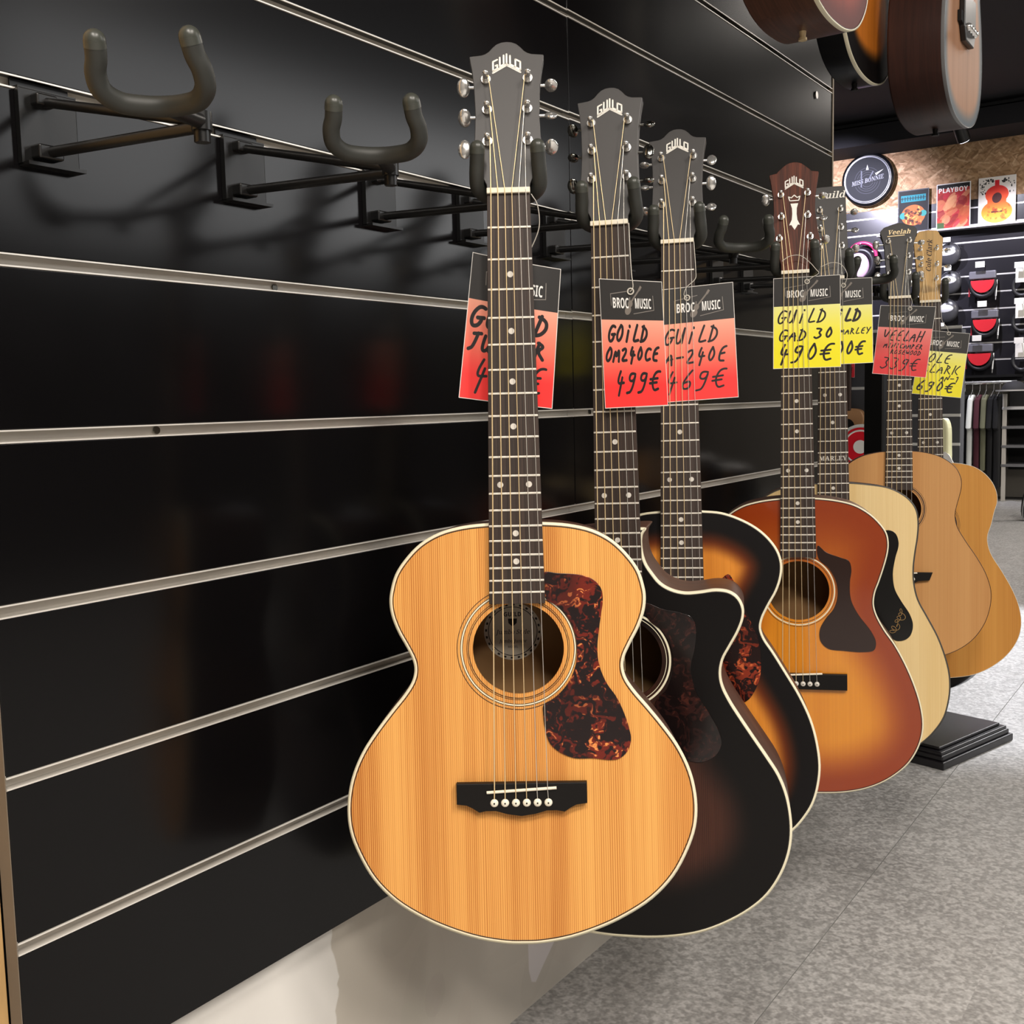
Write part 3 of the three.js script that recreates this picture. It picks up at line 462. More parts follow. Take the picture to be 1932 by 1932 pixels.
G.pale = guitar({
  label: 'pale natural spruce dreadnought with long black signed pickguard', at: [1.9503, 1.1382, 0.2558], basis: basis([0.3443, 0.012, 0.9388], [-0.0484, -0.9984, 0.0305]),
  half: [[0, 358], [28, 358], [58, 361], [90, 366.5], [111, 375.5], [129, 389.5], [140, 407], [143.5, 429], [142, 456], [138, 482], [135, 509], [135.5, 535], [142, 565], [157, 595], [174, 629], [186, 663], [193, 693], [194.5, 719], [191.5, 746], [184, 773], [170, 796], [152, 816], [125, 836], [90, 850], [45, 857], [0, 859]],
  scale: 0.648, joint: 0.358, fbEnd: 0.456, frets: 20, dots: [3, 5, [7, [-0.013, 0.013]], 9, 15], inlayText: 'MARLEY', wood: woodTop([240, 214, 160], [210, 172, 108], 1.7, 0.7), gloss: 0.5, bindMat: mat.bindingDark, bindW: 0.0022, purf: false,
  hole: [-0.512, 0.0485], rosette: [[0.0535, 0.0556, mat.purfling], [0.058, 0.0586, mat.purfling]],
  pick: [[91, 443], [104, 448], [110, 467], [104, 493], [100, 520], [103, 547], [114, 569], [128, 592], [133, 611], [128, 630], [117, 638], [103, 638], [85, 620], [70, 598], [56, 572], [62, 545], [66, 510], [68, 475], [78, 450]], pickMat: mat.guardBlack,
  pickMark: strokeGeo(squig(90, 0.044, 0.0062, 6.5), 0.0008, 0.0003).rotateZ(1.2).translate(0.1, -0.625, 0),
  bridge: moved(bridgeA, 45), head: [[21.6, -2], [22, 8], [25, 18], [29, 32], [29.4, 52], [27.8, 100], [27, 150], [26.2, 168], [25.4, 171], [12, 171.8], [0, 172]],
  logo: [['logo', text('Guild', 0.0125, fontSerif, 0.0003, 0.25).translate(0.002, 0.149, 0)]], tuners: [[17.6, 126], [18, 91], [18.6, 56]],
});
G.tan = guitar({
  label: 'small tan cedar travel guitar, second from the far end of the row', at: [2.3413, 1.1285, 0.2703], basis: basis([0.311, 0.0056, 0.9504], [-0.0459, -0.9987, 0.0208]),
  half: [[0, 312], [28, 312], [50, 315], [74, 321.5], [96, 334], [111, 348.5], [119.5, 367], [121, 384], [117.5, 404], [112, 425], [109, 445], [113, 467], [130, 498], [150, 529], [168, 563], [178, 598], [177, 629], [167, 664], [147, 696], [123, 717], [96, 731], [60, 742], [30, 746], [0, 747]],
  scale: 0.565, joint: 0.312, fbEnd: 0.392, frets: 19, fbW: 0.027, dots: DOTS.map((d) => d), wood: woodTop([214, 162, 104], [182, 124, 70], 1.5, 0.8), gloss: 0.55, bindMat: mat.mahogany, bindW: 0.0008, purf: false,
  hole: [-0.432, 0.044], rosette: [[0.047, 0.0478, mat.purfling], [0.0492, 0.0512, mat.rosewood], [0.053, 0.0535, mat.purfling]],
  bridge: [[-66, 562], [66, 562], [60, 578], [38, 580], [28, 586], [-28, 586], [-38, 580], [-60, 578]], pinY: 0.576, head: [[21, -2], [21.5, 12], [24, 40], [26.6, 76], [28.6, 108], [30.6, 121], [36.6, 142], [35.8, 144.4], [29.4, 152], [10, 158.6], [0, 161]],
  logo: [['logo', text('Veelah', 0.0095, fontSerif, 0.0003, 0.3).translate(0, 0.136, 0), mat.bronze], ['underline', box(0.034, 0.0016, 0.0003, 0, 0.1325, 0.00015).rotateZ(0.04), mat.bronze]], tuners: [[20.5, 120], [18, 86], [18, 50]],
});
G.ochre = guitar({
  label: 'ochre guitar with pale bare wood headstock, last of the row', at: [2.5604, 1.1329, 0.2785], basis: basis([0.3278, 0.009, 0.9447], [-0.0586, -0.9978, 0.0299]),
  half: [[0, 352], [30, 352.5], [49, 354], [70, 357], [91, 363.5], [112, 378], [128, 398], [137, 421], [138, 441], [132, 463], [126, 490], [118, 519], [124, 552], [148, 594], [170, 636], [183, 673], [187, 707], [181, 740], [162, 773], [131, 802], [91, 823], [42, 832], [0, 834]],
  scale: 0.635, joint: 0.352, fbEnd: 0.44, frets: 20, dots: DOTS, wood: woodTop([214, 154, 76], [176, 112, 46], 2.6, 0.9), gloss: 0.5, bindMat: mat.bone, bindW: 0.0006, purf: false,
  hole: [-0.492, 0.047], rosette: [[0.05, 0.0508, mat.rosewood], [0.0535, 0.056, mat.rosewood], [0.0588, 0.0594, mat.rosewood], [0.0615, 0.062, mat.rosewood]],
  bridge: moved(bridgeA, 32), pinY: 0.6485, sideMat: mat.mahogany, head: [[21, -2], [22, 20], [24.4, 50], [27.5, 92], [31, 147], [27, 152], [24.6, 154], [23, 160], [19, 165], [0, 167.4]], headMat: P(0xffffff, 0.6, { map: dataTex(128, 256, (u, v) => { const k = 0.86 + 0.2 * fbm(u * 22, v * 3, 3) - 0.25 * sstep(0.66, 0.8, fbm(u * 5, v * 7, 2)); return [214 * k, 174 * k, 112 * k]; }) }),
  logo: [['logo', text('Cole Clark', 0.0105, fontSerif, 0.0003, 0.35).rotateZ(1.5).translate(0.006, 0.105, 0), mat.rosewood]], tuners: [[17, 122], [16.4, 84], [15, 50]], neckMat: P(0xb98c5a, 0.45),
});

// ---------------------------------------------------------------- hangers on the wall
function hanger(plateX, baseAt, m4, label, open = false) {
  const h = thing('guitar_hanger', label, 'hanger', [plateX, 1.153, 0], 'guitar wall hangers');
  const pivot = V(0, 0.006, 0.2), toLocal = (v) => v.clone().sub(h.position);
  const X = new THREE.Vector3(), Y = new THREE.Vector3(), N = new THREE.Vector3(); m4.extractBasis(X, Y, N);
  const at = (a, b, c) => toLocal(V(...baseAt)).addScaledVector(X, a / 1000).addScaledVector(Y, b / 1000).addScaledVector(N, c / 1000);
  const pl = obj('back_plate', [rbox(0.0558, 0.0645, 0.003, 0.0012, 0, 0.0283, 0.0035, 1), box(0.0558, 0.003, 0.012, 0, 0.0602, -0.0015), box(0.0558, 0.003, 0.02, 0, -0.0035, 0.0045), box(0.0026, 0.062, 0.006, -0.0277, 0.028, 0.0035), box(0.0558, 0.0095, 0.002, 0, 0.0642, -0.0075)], mat.blackSteel, h);
  obj('weld_tab', rbox(0.02, 0.01, 0.012, 0.002, -0.007, 0.0515, 0.009), mat.blackSteel, pl);
  obj('weld_tab', rbox(0.024, 0.012, 0.014, 0.002, -0.007, 0.0075, 0.01), mat.blackSteel, pl);
  obj('arm_rod', rod(V(-0.007, 0.0515, 0.004), pivot, 0.0042, 12), mat.blackSteel, h);
  obj('arm_rod', rod(V(-0.007, 0.008, 0.004), V(pivot.x, pivot.y - 0.004, pivot.z), 0.0048, 12), mat.blackSteel, h);
  const base = at(0, 0, 0);
  obj('pivot_bolt', [cyl(0.008, 0.008, 0.014, 14).translate(pivot.x, pivot.y, pivot.z), cyl(0.0065, 0.0065, 0.02, 6).translate(pivot.x, pivot.y - 0.006, pivot.z), rod(pivot, base, 0.0062, 10)], mat.blackSteel, h);
  const k = open ? 1.18 : 1, t = open ? 35 : 41;
  const half = [[30 * (open ? 1.1 : 1), t, 40], [30.8 * (open ? 1.12 : 1), t * 0.7, 35], [31.8 * k, 16, 30], [31.2 * k, 6.5, 22], [24 * k, 1, 11], [12 * k, 0, 3]];
  const path = [...half.map(([x, y, z]) => at(-x, y, z)), at(0, 0, 0), ...half.slice().reverse().map(([x, y, z]) => at(x, y, z))];
  const yk = obj('padded_yoke', tube(path, 0.0075, 70, 14, false), mat.rubber, h);
  for (const [p, q] of [[path[0], path[1]], [path[12], path[11]]]) { const d = new THREE.Vector3().subVectors(p, q).normalize(); obj('rubber_tip', [new THREE.SphereGeometry(0.0076, 16, 10).translate(p.x, p.y, p.z), rod(p.clone().addScaledVector(d, -0.005), p, 0.0077, 16)], mat.rubberTip, yk); }
  return h;
}
const rotY = (yaw) => { const a = 0.595196 - yaw * Math.PI / 180; return basis([Math.sin(a), 0, Math.cos(a)], [0, -1, 0]); };
const behind = (g) => { const X = V(1, 0, 0).applyQuaternion(g.quaternion), Y = V(0, 1, 0).applyQuaternion(g.quaternion), N = V(0, 0, 1).applyQuaternion(g.quaternion); return g.position.clone().addScaledVector(Y, 0.003).addScaledVector(N, -0.033).toArray(); };
const mOf = (g) => new THREE.Matrix4().makeRotationFromQuaternion(g.quaternion);
hanger(0.5975, [0.545, 1.156, 0.222], rotY(2), 'empty guitar hanger at the near end, largest in view', true);
hanger(0.8225, [0.772, 1.158, 0.23], rotY(0), 'empty guitar hanger next to the natural amber guitar', true);
hanger(1.037, behind(G.natural), mOf(G.natural), 'hanger holding the natural amber guitar');
hanger(1.222, behind(G.dark), mOf(G.dark), 'hanger holding the dark brown cutaway guitar');
hanger(1.435, behind(G.sunburst), mOf(G.sunburst), 'hanger holding the amber and black sunburst guitar');
hanger(1.645, [1.6, 1.16, 0.23], rotY(0), 'empty hanger between the sunburst guitar and the honey burst guitar', true);
hanger(1.825, behind(G.honey), mOf(G.honey), 'hanger holding the honey burst guitar');
hanger(2.035, behind(G.pale), mOf(G.pale), 'hanger holding the pale spruce guitar');
hanger(2.19, [2.14, 1.149, 0.268], rotY(4), 'empty hanger between the pale guitar and the tan guitar', true);
hanger(2.425, behind(G.tan), mOf(G.tan), 'hanger holding the small tan guitar');
hanger(2.64, behind(G.ochre), mOf(G.ochre), 'hanger holding the ochre guitar');

// ---------------------------------------------------------------- price tags
// the cards are printed stock: the coloured field below the black header is inked from a pale to a full tone, on every card alike and along the card's own tilt
// corners in the guitar's own frame (mm right, mm below the nut): top left, top right, bottom right, bottom left, then mm in front of the fretboard
function priceTag(g, label, c, z, tex, cord, curl = 0) {
  const t = thing('price_tag', label, 'price tag', [0, 0, 0], 'hanging price tags'); t.position.copy(g.position); t.quaternion.copy(g.quaternion);
  const Q = c.map(([x, y]) => V(x / 1000, -y / 1000, z / 1000)), nx = 10, ny = 14, pos = [], uv = [], idx = [];
  const pt = (u, v) => Q[0].clone().multiplyScalar((1 - u) * (1 - v)).addScaledVector(Q[1], u * (1 - v)).addScaledVector(Q[2], u * v).addScaledVector(Q[3], (1 - u) * v);
  for (const side of [0, 1]) for (let j = 0; j <= ny; j++) for (let i = 0; i <= nx; i++) { const u = i / nx, v = j / ny, p = pt(u, v); p.z += curl * ((2 * u - 1) ** 2 - 0.3) - (side ? 0.0005 : 0); pos.push(p.x, p.y, p.z); uv.push(u, side ? 0.999 : 1 - v); }
  const n = (nx + 1) * (ny + 1);
  for (let j = 0; j < ny; j++) for (let i = 0; i < nx; i++) { const a = j * (nx + 1) + i, b = a + 1, d = a + nx + 1, e = d + 1; idx.push(a, d, b, b, d, e, a + n, b + n, d + n, b + n, e + n, d + n); }
  const edge = (a, b) => idx.push(a, b, a + n, b, b + n, a + n);
  for (let i = 0; i < nx; i++) { edge(i + 1, i); edge(ny * (nx + 1) + i, ny * (nx + 1) + i + 1); } for (let j = 0; j < ny; j++) { edge(j * (nx + 1), (j + 1) * (nx + 1)); edge((j + 1) * (nx + 1) + nx, j * (nx + 1) + nx); }
  const geo = new THREE.BufferGeometry(); geo.setAttribute('position', new THREE.Float32BufferAttribute(pos, 3)); geo.setAttribute('uv', new THREE.Float32BufferAttribute(uv, 2)); geo.setIndex(idx); geo.computeVertexNormals();
  obj('card', toCreasedNormals(geo, 0.6), M(0xffffff, 0.5, { map: tex }), t);
  if (cord) { obj('cord', tube(cord.map(([x, y, w]) => [x / 1000, -y / 1000, w / 1000]), 0.00055, 40, 6, true), mat.cord, t); const e = cord[cord.length - 1]; obj('eyelet', new THREE.TorusGeometry(0.0034, 0.0009, 8, 20).translate(e[0] / 1000, -e[1] / 1000, e[2] / 1000), mat.cord, t); }
  return t;
}
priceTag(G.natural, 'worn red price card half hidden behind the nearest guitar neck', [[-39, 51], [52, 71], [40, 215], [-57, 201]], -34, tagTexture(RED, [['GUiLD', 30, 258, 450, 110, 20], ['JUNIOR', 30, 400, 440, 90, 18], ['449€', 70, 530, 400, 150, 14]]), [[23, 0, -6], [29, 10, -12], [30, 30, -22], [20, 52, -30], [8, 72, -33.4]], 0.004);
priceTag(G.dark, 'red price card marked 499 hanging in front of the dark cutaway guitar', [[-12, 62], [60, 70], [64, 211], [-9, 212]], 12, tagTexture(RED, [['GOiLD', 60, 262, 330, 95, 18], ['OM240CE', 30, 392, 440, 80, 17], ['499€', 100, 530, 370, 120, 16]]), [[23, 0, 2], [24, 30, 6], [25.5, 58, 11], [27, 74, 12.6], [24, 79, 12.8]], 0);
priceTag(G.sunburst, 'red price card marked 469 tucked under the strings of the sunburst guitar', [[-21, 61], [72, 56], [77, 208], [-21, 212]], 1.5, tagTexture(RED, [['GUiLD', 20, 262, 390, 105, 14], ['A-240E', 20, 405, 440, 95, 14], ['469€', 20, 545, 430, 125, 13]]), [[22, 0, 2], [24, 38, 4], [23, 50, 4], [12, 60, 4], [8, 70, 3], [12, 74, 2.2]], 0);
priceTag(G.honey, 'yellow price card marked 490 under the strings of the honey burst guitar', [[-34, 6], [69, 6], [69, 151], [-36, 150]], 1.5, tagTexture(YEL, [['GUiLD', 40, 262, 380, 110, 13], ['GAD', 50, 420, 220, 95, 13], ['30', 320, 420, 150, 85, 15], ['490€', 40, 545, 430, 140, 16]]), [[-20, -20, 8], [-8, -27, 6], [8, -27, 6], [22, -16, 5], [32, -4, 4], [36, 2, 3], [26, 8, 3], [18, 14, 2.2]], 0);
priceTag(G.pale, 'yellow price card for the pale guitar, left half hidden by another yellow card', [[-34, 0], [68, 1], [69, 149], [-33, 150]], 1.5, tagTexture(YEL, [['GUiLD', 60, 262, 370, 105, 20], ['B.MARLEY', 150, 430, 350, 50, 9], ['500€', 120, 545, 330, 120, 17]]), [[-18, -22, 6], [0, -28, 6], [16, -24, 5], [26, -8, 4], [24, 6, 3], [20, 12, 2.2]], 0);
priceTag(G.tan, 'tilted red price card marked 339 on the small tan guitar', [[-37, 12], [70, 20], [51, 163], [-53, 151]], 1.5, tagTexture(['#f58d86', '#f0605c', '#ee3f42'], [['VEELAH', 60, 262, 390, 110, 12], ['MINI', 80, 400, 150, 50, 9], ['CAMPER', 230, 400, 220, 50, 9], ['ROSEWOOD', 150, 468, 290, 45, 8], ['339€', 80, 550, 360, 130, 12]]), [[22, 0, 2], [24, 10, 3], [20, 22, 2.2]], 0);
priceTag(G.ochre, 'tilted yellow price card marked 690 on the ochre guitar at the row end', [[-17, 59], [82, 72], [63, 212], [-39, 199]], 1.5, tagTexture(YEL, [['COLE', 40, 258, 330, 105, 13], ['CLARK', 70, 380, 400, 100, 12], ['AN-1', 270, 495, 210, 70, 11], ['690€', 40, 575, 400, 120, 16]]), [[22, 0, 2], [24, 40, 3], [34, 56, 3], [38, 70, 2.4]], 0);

// ---------------------------------------------------------------- guitars hung on the upper row, faces to the shop
const outFace = (deg) => { const a = deg * Math.PI / 180; return basis([Math.cos(a), 0, Math.sin(a)], [0, -1, 0]); };
const dreadHalf = [[0, 358], [28, 358], [58, 361], [90, 366.5], [111, 375.5], [129, 389.5], [140, 407], [143.5, 429], [142, 456], [138, 482], [135, 509], [135.5, 535], [142, 565], [155, 600], [166, 636], [172, 668], [175, 700], [174, 730], [170, 757], [160, 785], [140, 810], [115, 830], [80, 845], [40, 853], [0, 855]];
const upper = (o) => guitar({ half: dreadHalf, scale: 0.648, joint: 0.358, fbEnd: 0.456, frets: 20, dots: DOTS, gloss: 0.5, spec: 0.15, hole: [-0.512, 0.0485], rosette: [[0.0535, 0.0556, mat.purfling]], bridge: moved(bridgeA, 45), head: crest, logo: guildLogo(0.1395), tuners: TUN, group: 'guitars hung on the upper row',
  extra: (g, { zt, dep, out }) => { const y = Math.min(...out.map((p) => p[1])); obj('end_pin', [cyl(0.006, 0.0045, 0.012, 12).translate(0, y - 0.005, zt - dep / 2), cyl(0.007, 0.007, 0.004, 12).translate(0, y - 0.012, zt - dep / 2)], o.pinMat2 || mat.ebony, g); }, ...o });
G.upperRed = upper({ label: 'cherry red burst guitar on the upper row, only its bottom edge in the picture', at: [1.8, 2.375, 0.316], basis: outFace(0), depth: 0.11, wood: woodTop([150, 50, 26], [104, 28, 16], 1.8, 0.6), burst: (c, d) => mix([86, 18, 12], c, sstep(10, 60, d)), pinMat2: mat.bronze });
G.upperBlack = upper({ label: 'black and amber burst guitar on the upper row, behind the brown one', at: [2.3, 2.414, 0.222], basis: outFace(0), depth: 0.058, wood: woodTop([200, 118, 40], [150, 80, 24], 1.8, 0.6), burst: (c, d) => mix([18, 15, 15], c, sstep(36, 70, d)), sideMat: P(0x0c0d10, 0.28) });
G.upperGrey = upper({ label: 'dark brown guitar with silvery grey edged top and chrome bridge, upper row', at: [2.5, 2.345, 0.359], basis: outFace(0), depth: 0.11, wood: woodTop([178, 134, 104], [136, 98, 74], 1.8, 0.6), burst: (c, d) => mix([88, 98, 106], c, sstep(5, 38, d)), bindW: 0.0008, bindMat: P(0x6f6f70, 0.4), sideMat: P(0x9a8486, 0.45, { map: mahoTex }),
  extra: (g, { zt, dep, out }) => {
    const y = Math.min(...out.map((p) => p[1])); obj('end_pin', [cyl(0.006, 0.0045, 0.012, 12).translate(0, y - 0.005, zt - dep / 2), cyl(0.008, 0.008, 0.004, 12).translate(0, y - 0.012, zt - dep / 2)], mat.ebony, g);
    const tp = obj('tailpiece', plate([[-0.05, -0.6], [0.05, -0.6], [0.05, -0.67], [0.035, -0.695], [-0.035, -0.695], [-0.05, -0.67]], 0.012, 0.002).translate(0, 0, zt), mat.blackSteel, g);
    for (let k = 0; k < 4; k++) obj('roller', new THREE.SphereGeometry(0.008, 12, 8).translate(-0.03 + k * 0.02, -0.668, zt + 0.014), mat.chrome, tp);
  } });

// ---------------------------------------------------------------- display stand on the floor behind the row
{
  const t = thing('display_stand', 'black wooden plinth with stepped edge on the floor behind the row', 'stand', [3.034, 0, 0.074]);
  t.rotation.y = -0.284;
  obj('plinth', [rbox(0.36, 0.02, 0.52, 0.003, 0, 0.01, 0), rbox(0.345, 0.014, 0.505, 0.004, 0, 0.026, 0), rbox(0.335, 0.01, 0.495, 0.003, 0, 0.036, 0), rbox(0.31, 0.008, 0.47, 0.003, 0, 0.045, 0)], P(0x151316, 0.32), t);
  obj('post', rbox(0.05, 1.02, 0.06, 0.006, 0.06, 0.559, -0.082), P(0x0a0a0a, 0.4), t);
  obj('round_rest', new THREE.LatheGeometry([[0, -0.025], [0.155, -0.025], [0.163, -0.02], [0.165, -0.012], [0.165, 0.012], [0.163, 0.02], [0.155, 0.025], [0, 0.025]].map(([x, y]) => new THREE.Vector2(x, y)), 48).rotateZ(Math.PI / 2).translate(-0.04, 0.325, 0.135), P(0x0a0a0a, 0.4), t);
  obj('rest_arm', rod(V(0.06, 0.32, -0.08), V(-0.03, 0.325, 0.1), 0.012, 10), P(0x0a0a0a, 0.4), t);
}

// ---------------------------------------------------------------- the back of the shop
const XB = 10.4;
const osbTex = canvasTex(1536, 512, (c, w, h) => {
  c.fillStyle = '#a98662'; c.fillRect(0, 0, w, h); const cols = ['#c7a27c', '#b58f68', '#93704d', '#d6b48f', '#a27c58', '#80603f', '#bf9a75'];
  for (let i = 0; i < 5200; i++) { c.save(); c.translate(rnd() * w, rnd() * h); c.rotate((rnd() - 0.5) * 2.2); c.globalAlpha = 0.35 + rnd() * 0.5; c.fillStyle = cols[Math.floor(rnd() * cols.length)]; const L = 16 + rnd() * 44, b = 3 + rnd() * 9; c.beginPath(); c.moveTo(-L / 2, -b / 2); c.lineTo(L / 2, -b / 2 + (rnd() - 0.5) * 5); c.lineTo(L / 2 + 4, b / 2); c.lineTo(-L / 2 - 3, b / 2 + (rnd() - 0.5) * 4); c.fill(); c.restore(); }
});
osbTex.wrapS = osbTex.wrapT = THREE.RepeatWrapping;
const wallBack = new THREE.Group(); wallBack.name = 'wall_back'; scene.add(wallBack); struct(wallBack, 'far wall of chipboard above black slats');
obj('wall_core', box(0.1, CEIL, 9.2, XB + 0.07, CEIL / 2, 0.3), M(0x8b857b, 0.85), wallBack);
{ const b = box(0.018, 0.52, 5.2, XB + 0.009, 2.85, -1.6); const p = b.attributes.position, u = new Float32Array(p.count * 2); for (let i = 0; i < p.count; i++) { u[2 * i] = (p.getZ(i) + 4.2) / 3; u[2 * i + 1] = (p.getY(i) - 2.5) / 1; } b.setAttribute('uv', new THREE.BufferAttribute(u, 2)); obj('chipboard_panel', b, M(0xffffff, 0.7, { map: osbTex }), wallBack); }
for (let k = 0; k < 11; k++) { const yb = 1.063 + 0.1463 * k - (k ? 0 : 0.05), yt = Math.min(2.59, 1.063 + 0.1463 * (k + 1) - 0.013); obj('slat_board', rbox(0.018, yt - yb, 5.2, 0.0012, XB + 0.009, (yb + yt) / 2, -1.6, 1), mat.farSlat, wallBack); if (k) obj('aluminium_channel', box(0.004, 0.017, 5.2, XB + 0.004, yb - 0.0065, -1.6), M(0xd9d7d4, 0.4, { metalness: 0.4 }), wallBack); }
struct(obj('trim_2', [box(0.5, 0.16, 5.4, XB - 0.24, 3.16, -1.5)], M(0x151417, 0.9)), 'black fascia above the chipboard');
struct(obj('trim_3', box(0.02, 0.02, 5.4, XB - 0.5, 3.26, -1.5), M(0x060606, 0.9)), 'gap above the black fascia');
tag(obj('wall_shelf', box(0.11, 0.016, 1.4, XB - 0.055, 2.345, -1.33), P(0xbdbbc0, 0.3)), 'thin pale ledge below the three picture signs', 'shelf');
// clock
{
  const t = thing('wall_clock', 'round black wall clock with faint record logo on chipboard', 'clock', [XB - 0.001, 2.863, -2.13]);
  t.rotation.y = -Math.PI / 2;
  obj('case', new THREE.LatheGeometry([[0, 0], [0.23, 0], [0.236, 0.02], [0.236, 0.06], [0.226, 0.075], [0.205, 0.078], [0.2, 0.07], [0, 0.07]].map(([x, y]) => new THREE.Vector2(x, y)), 56).rotateX(Math.PI / 2), P(0x0e0f12, 0.25), t);
  obj('chrome_ring', new THREE.TorusGeometry(0.198, 0.006, 10, 64).translate(0, 0, 0.074), M(0x8e8f96, 0.35, { metalness: 0.6 }), t);
  const tx = canvasTex(512, 512, (c) => { c.fillStyle = '#15171c'; c.fillRect(0, 0, 512, 512); c.strokeStyle = '#4b4c55'; c.lineWidth = 4; for (const r of [150, 120, 96, 70]) { c.beginPath(); c.arc(256, 270, r, 0, 7); c.stroke(); } c.save(); c.translate(256, 268); c.rotate(-0.14); c.fillStyle = '#15171c'; c.fillRect(-200, -44, 400, 84); c.fillStyle = '#8f9098'; c.textAlign = 'center'; c.font = 'bold italic 70px serif'; c.fillText('MISS BONNIE', 0, 22, 380); c.restore(); c.fillStyle = '#5e606a'; c.fillRect(178, 150, 16, 190); c.save(); c.translate(300, 210); c.rotate(0.5); c.fillRect(-8, -50, 16, 100); c.restore(); });
  obj('dial', uvXY(new THREE.CircleGeometry(0.196, 48).translate(0, 0, 0.0712), -0.196, -0.196, 0.392, 0.392), M(0xffffff, 0.75, { map: tx }), t);
  obj('hand', [plate([[-0.012, 0.085], [0.012, 0.085], [0, 0.13]], 0.002).translate(0, 0, 0.0725)], mat.paper, t);
  obj('hand', plate([[0.07, 0.045], [0.08, 0.028], [0.145, 0.075]], 0.002).translate(0, 0, 0.0725), mat.paper, t);
}
// three printed signs
function sign(label, z, y, w, h, draw, border) {
  const t = thing('picture_sign', label, 'sign', [XB - 0.03, y, z], 'small printed signs on the ledge'); t.rotation.y = -Math.PI / 2; t.rotation.x = 0;
  obj('panel', rbox(w, h, 0.006, 0.002, 0, 0, 0, 1), M(border, 0.5), t);
  obj('print', uvXY(new THREE.PlaneGeometry(w - 0.016, h - 0.016).translate(0, 0, 0.0034), -w / 2 + 0.008, -h / 2 + 0.008, w - 0.016, h - 0.016), M(0xffffff, 0.7, { map: canvasTex(256, 360, draw) }), t);
}
sign('dark framed sign with turquoise heading beside the round clock', -1.732, 2.546, 0.27, 0.37, (c) => { c.fillStyle = '#0b0c0e'; c.fillRect(0, 0, 256, 360); c.fillStyle = '#1c7f8c'; c.fillRect(20, 40, 216, 60); c.fillStyle = '#0d4d58'; for (let i = 0; i < 9; i++) c.fillRect(26 + i * 23, 48 + rnd() * 8, 13, 34 + rnd() * 8); c.fillStyle = '#0b0c0e'; c.fillRect(20, 66, 216, 5); c.fillStyle = '#b5602c'; c.beginPath(); c.ellipse(128, 220, 105, 92, 0, 0, 7); c.fill(); c.fillStyle = '#2f8a86'; c.beginPath(); c.arc(40, 220, 30, 0, 7); c.arc(216, 210, 28, 0, 7); c.fill(); for (let i = 0; i < 60; i++) { c.fillStyle = ['#e0a050', '#7a3518', '#c9793a', '#43200f'][i % 4]; c.beginPath(); c.ellipse(60 + rnd() * 136, 160 + rnd() * 140, 6 + rnd() * 16, 5 + rnd() * 10, rnd() * 3, 0, 7); c.fill(); } }, 0x2a2c2e);
sign('white bordered red sign headed PLAYBOY, middle of the three', -1.392, 2.548, 0.285, 0.395, (c) => { c.fillStyle = '#a8322a'; c.fillRect(0, 0, 256, 360); c.fillStyle = '#151515'; c.fillRect(0, 0, 256, 34); c.fillStyle = '#f3efe8'; c.font = 'bold 54px sans-serif'; c.fillText('PLAYBOY', 6, 66, 244); for (let i = 0; i < 46; i++) { c.fillStyle = ['#d98a5c', '#e7a878', '#c2243a', '#8e1c22', '#b9512f'][i % 5]; c.globalAlpha = 0.7; c.beginPath(); c.ellipse(20 + rnd() * 216, 90 + rnd() * 250, 14 + rnd() * 30, 30 + rnd() * 50, 0.5 + rnd() * 0.6, 0, 7); c.fill(); } c.globalAlpha = 1; c.fillStyle = '#3f5b2e'; c.fillRect(0, 310, 56, 50); }, 0xe9e6e2);
sign('white sign printed with an orange and red guitar body, right of three', -1.037, 2.55, 0.3, 0.41, (c) => { c.fillStyle = '#efe9e2'; c.fillRect(0, 0, 256, 360); c.fillStyle = '#222'; for (let i = 0; i < 60; i++) { const x = rnd() < 0.5 ? rnd() * 100 : 156 + rnd() * 96, y = 6 + rnd() * 30 + (x < 40 || x > 216 ? rnd() * 90 : 0); c.fillRect(x, y, 4 + rnd() * 8, 4 + rnd() * 12); } const g = c.createLinearGradient(0, 40, 0, 350); g.addColorStop(0, '#d81f2c'); g.addColorStop(0.4, '#ee5a2a'); g.addColorStop(0.75, '#f59a2c'); g.addColorStop(1, '#f2a34a'); c.fillStyle = g; c.beginPath(); c.ellipse(128, 130, 84, 70, 0, 0, 7); c.fill(); c.beginPath(); c.ellipse(128, 262, 112, 86, 0, 0, 7); c.fill(); c.fillRect(60, 130, 136, 110); c.fillRect(112, 20, 32, 80); c.fillStyle = '#4a1d1d'; c.beginPath(); c.ellipse(128, 156, 34, 40, 0.3, 0, 7); c.fill(); c.fillRect(88, 256, 80, 12); for (let i = 0; i < 26; i++) { c.fillStyle = ['#c9501c', '#f7c05a', '#8f2f16'][i % 3]; c.globalAlpha = 0.5; c.beginPath(); c.ellipse(40 + rnd() * 176, 220 + rnd() * 110, 6 + rnd() * 14, 4 + rnd() * 8, rnd() * 3, 0, 7); c.fill(); } c.globalAlpha = 1; }, 0xefece8);
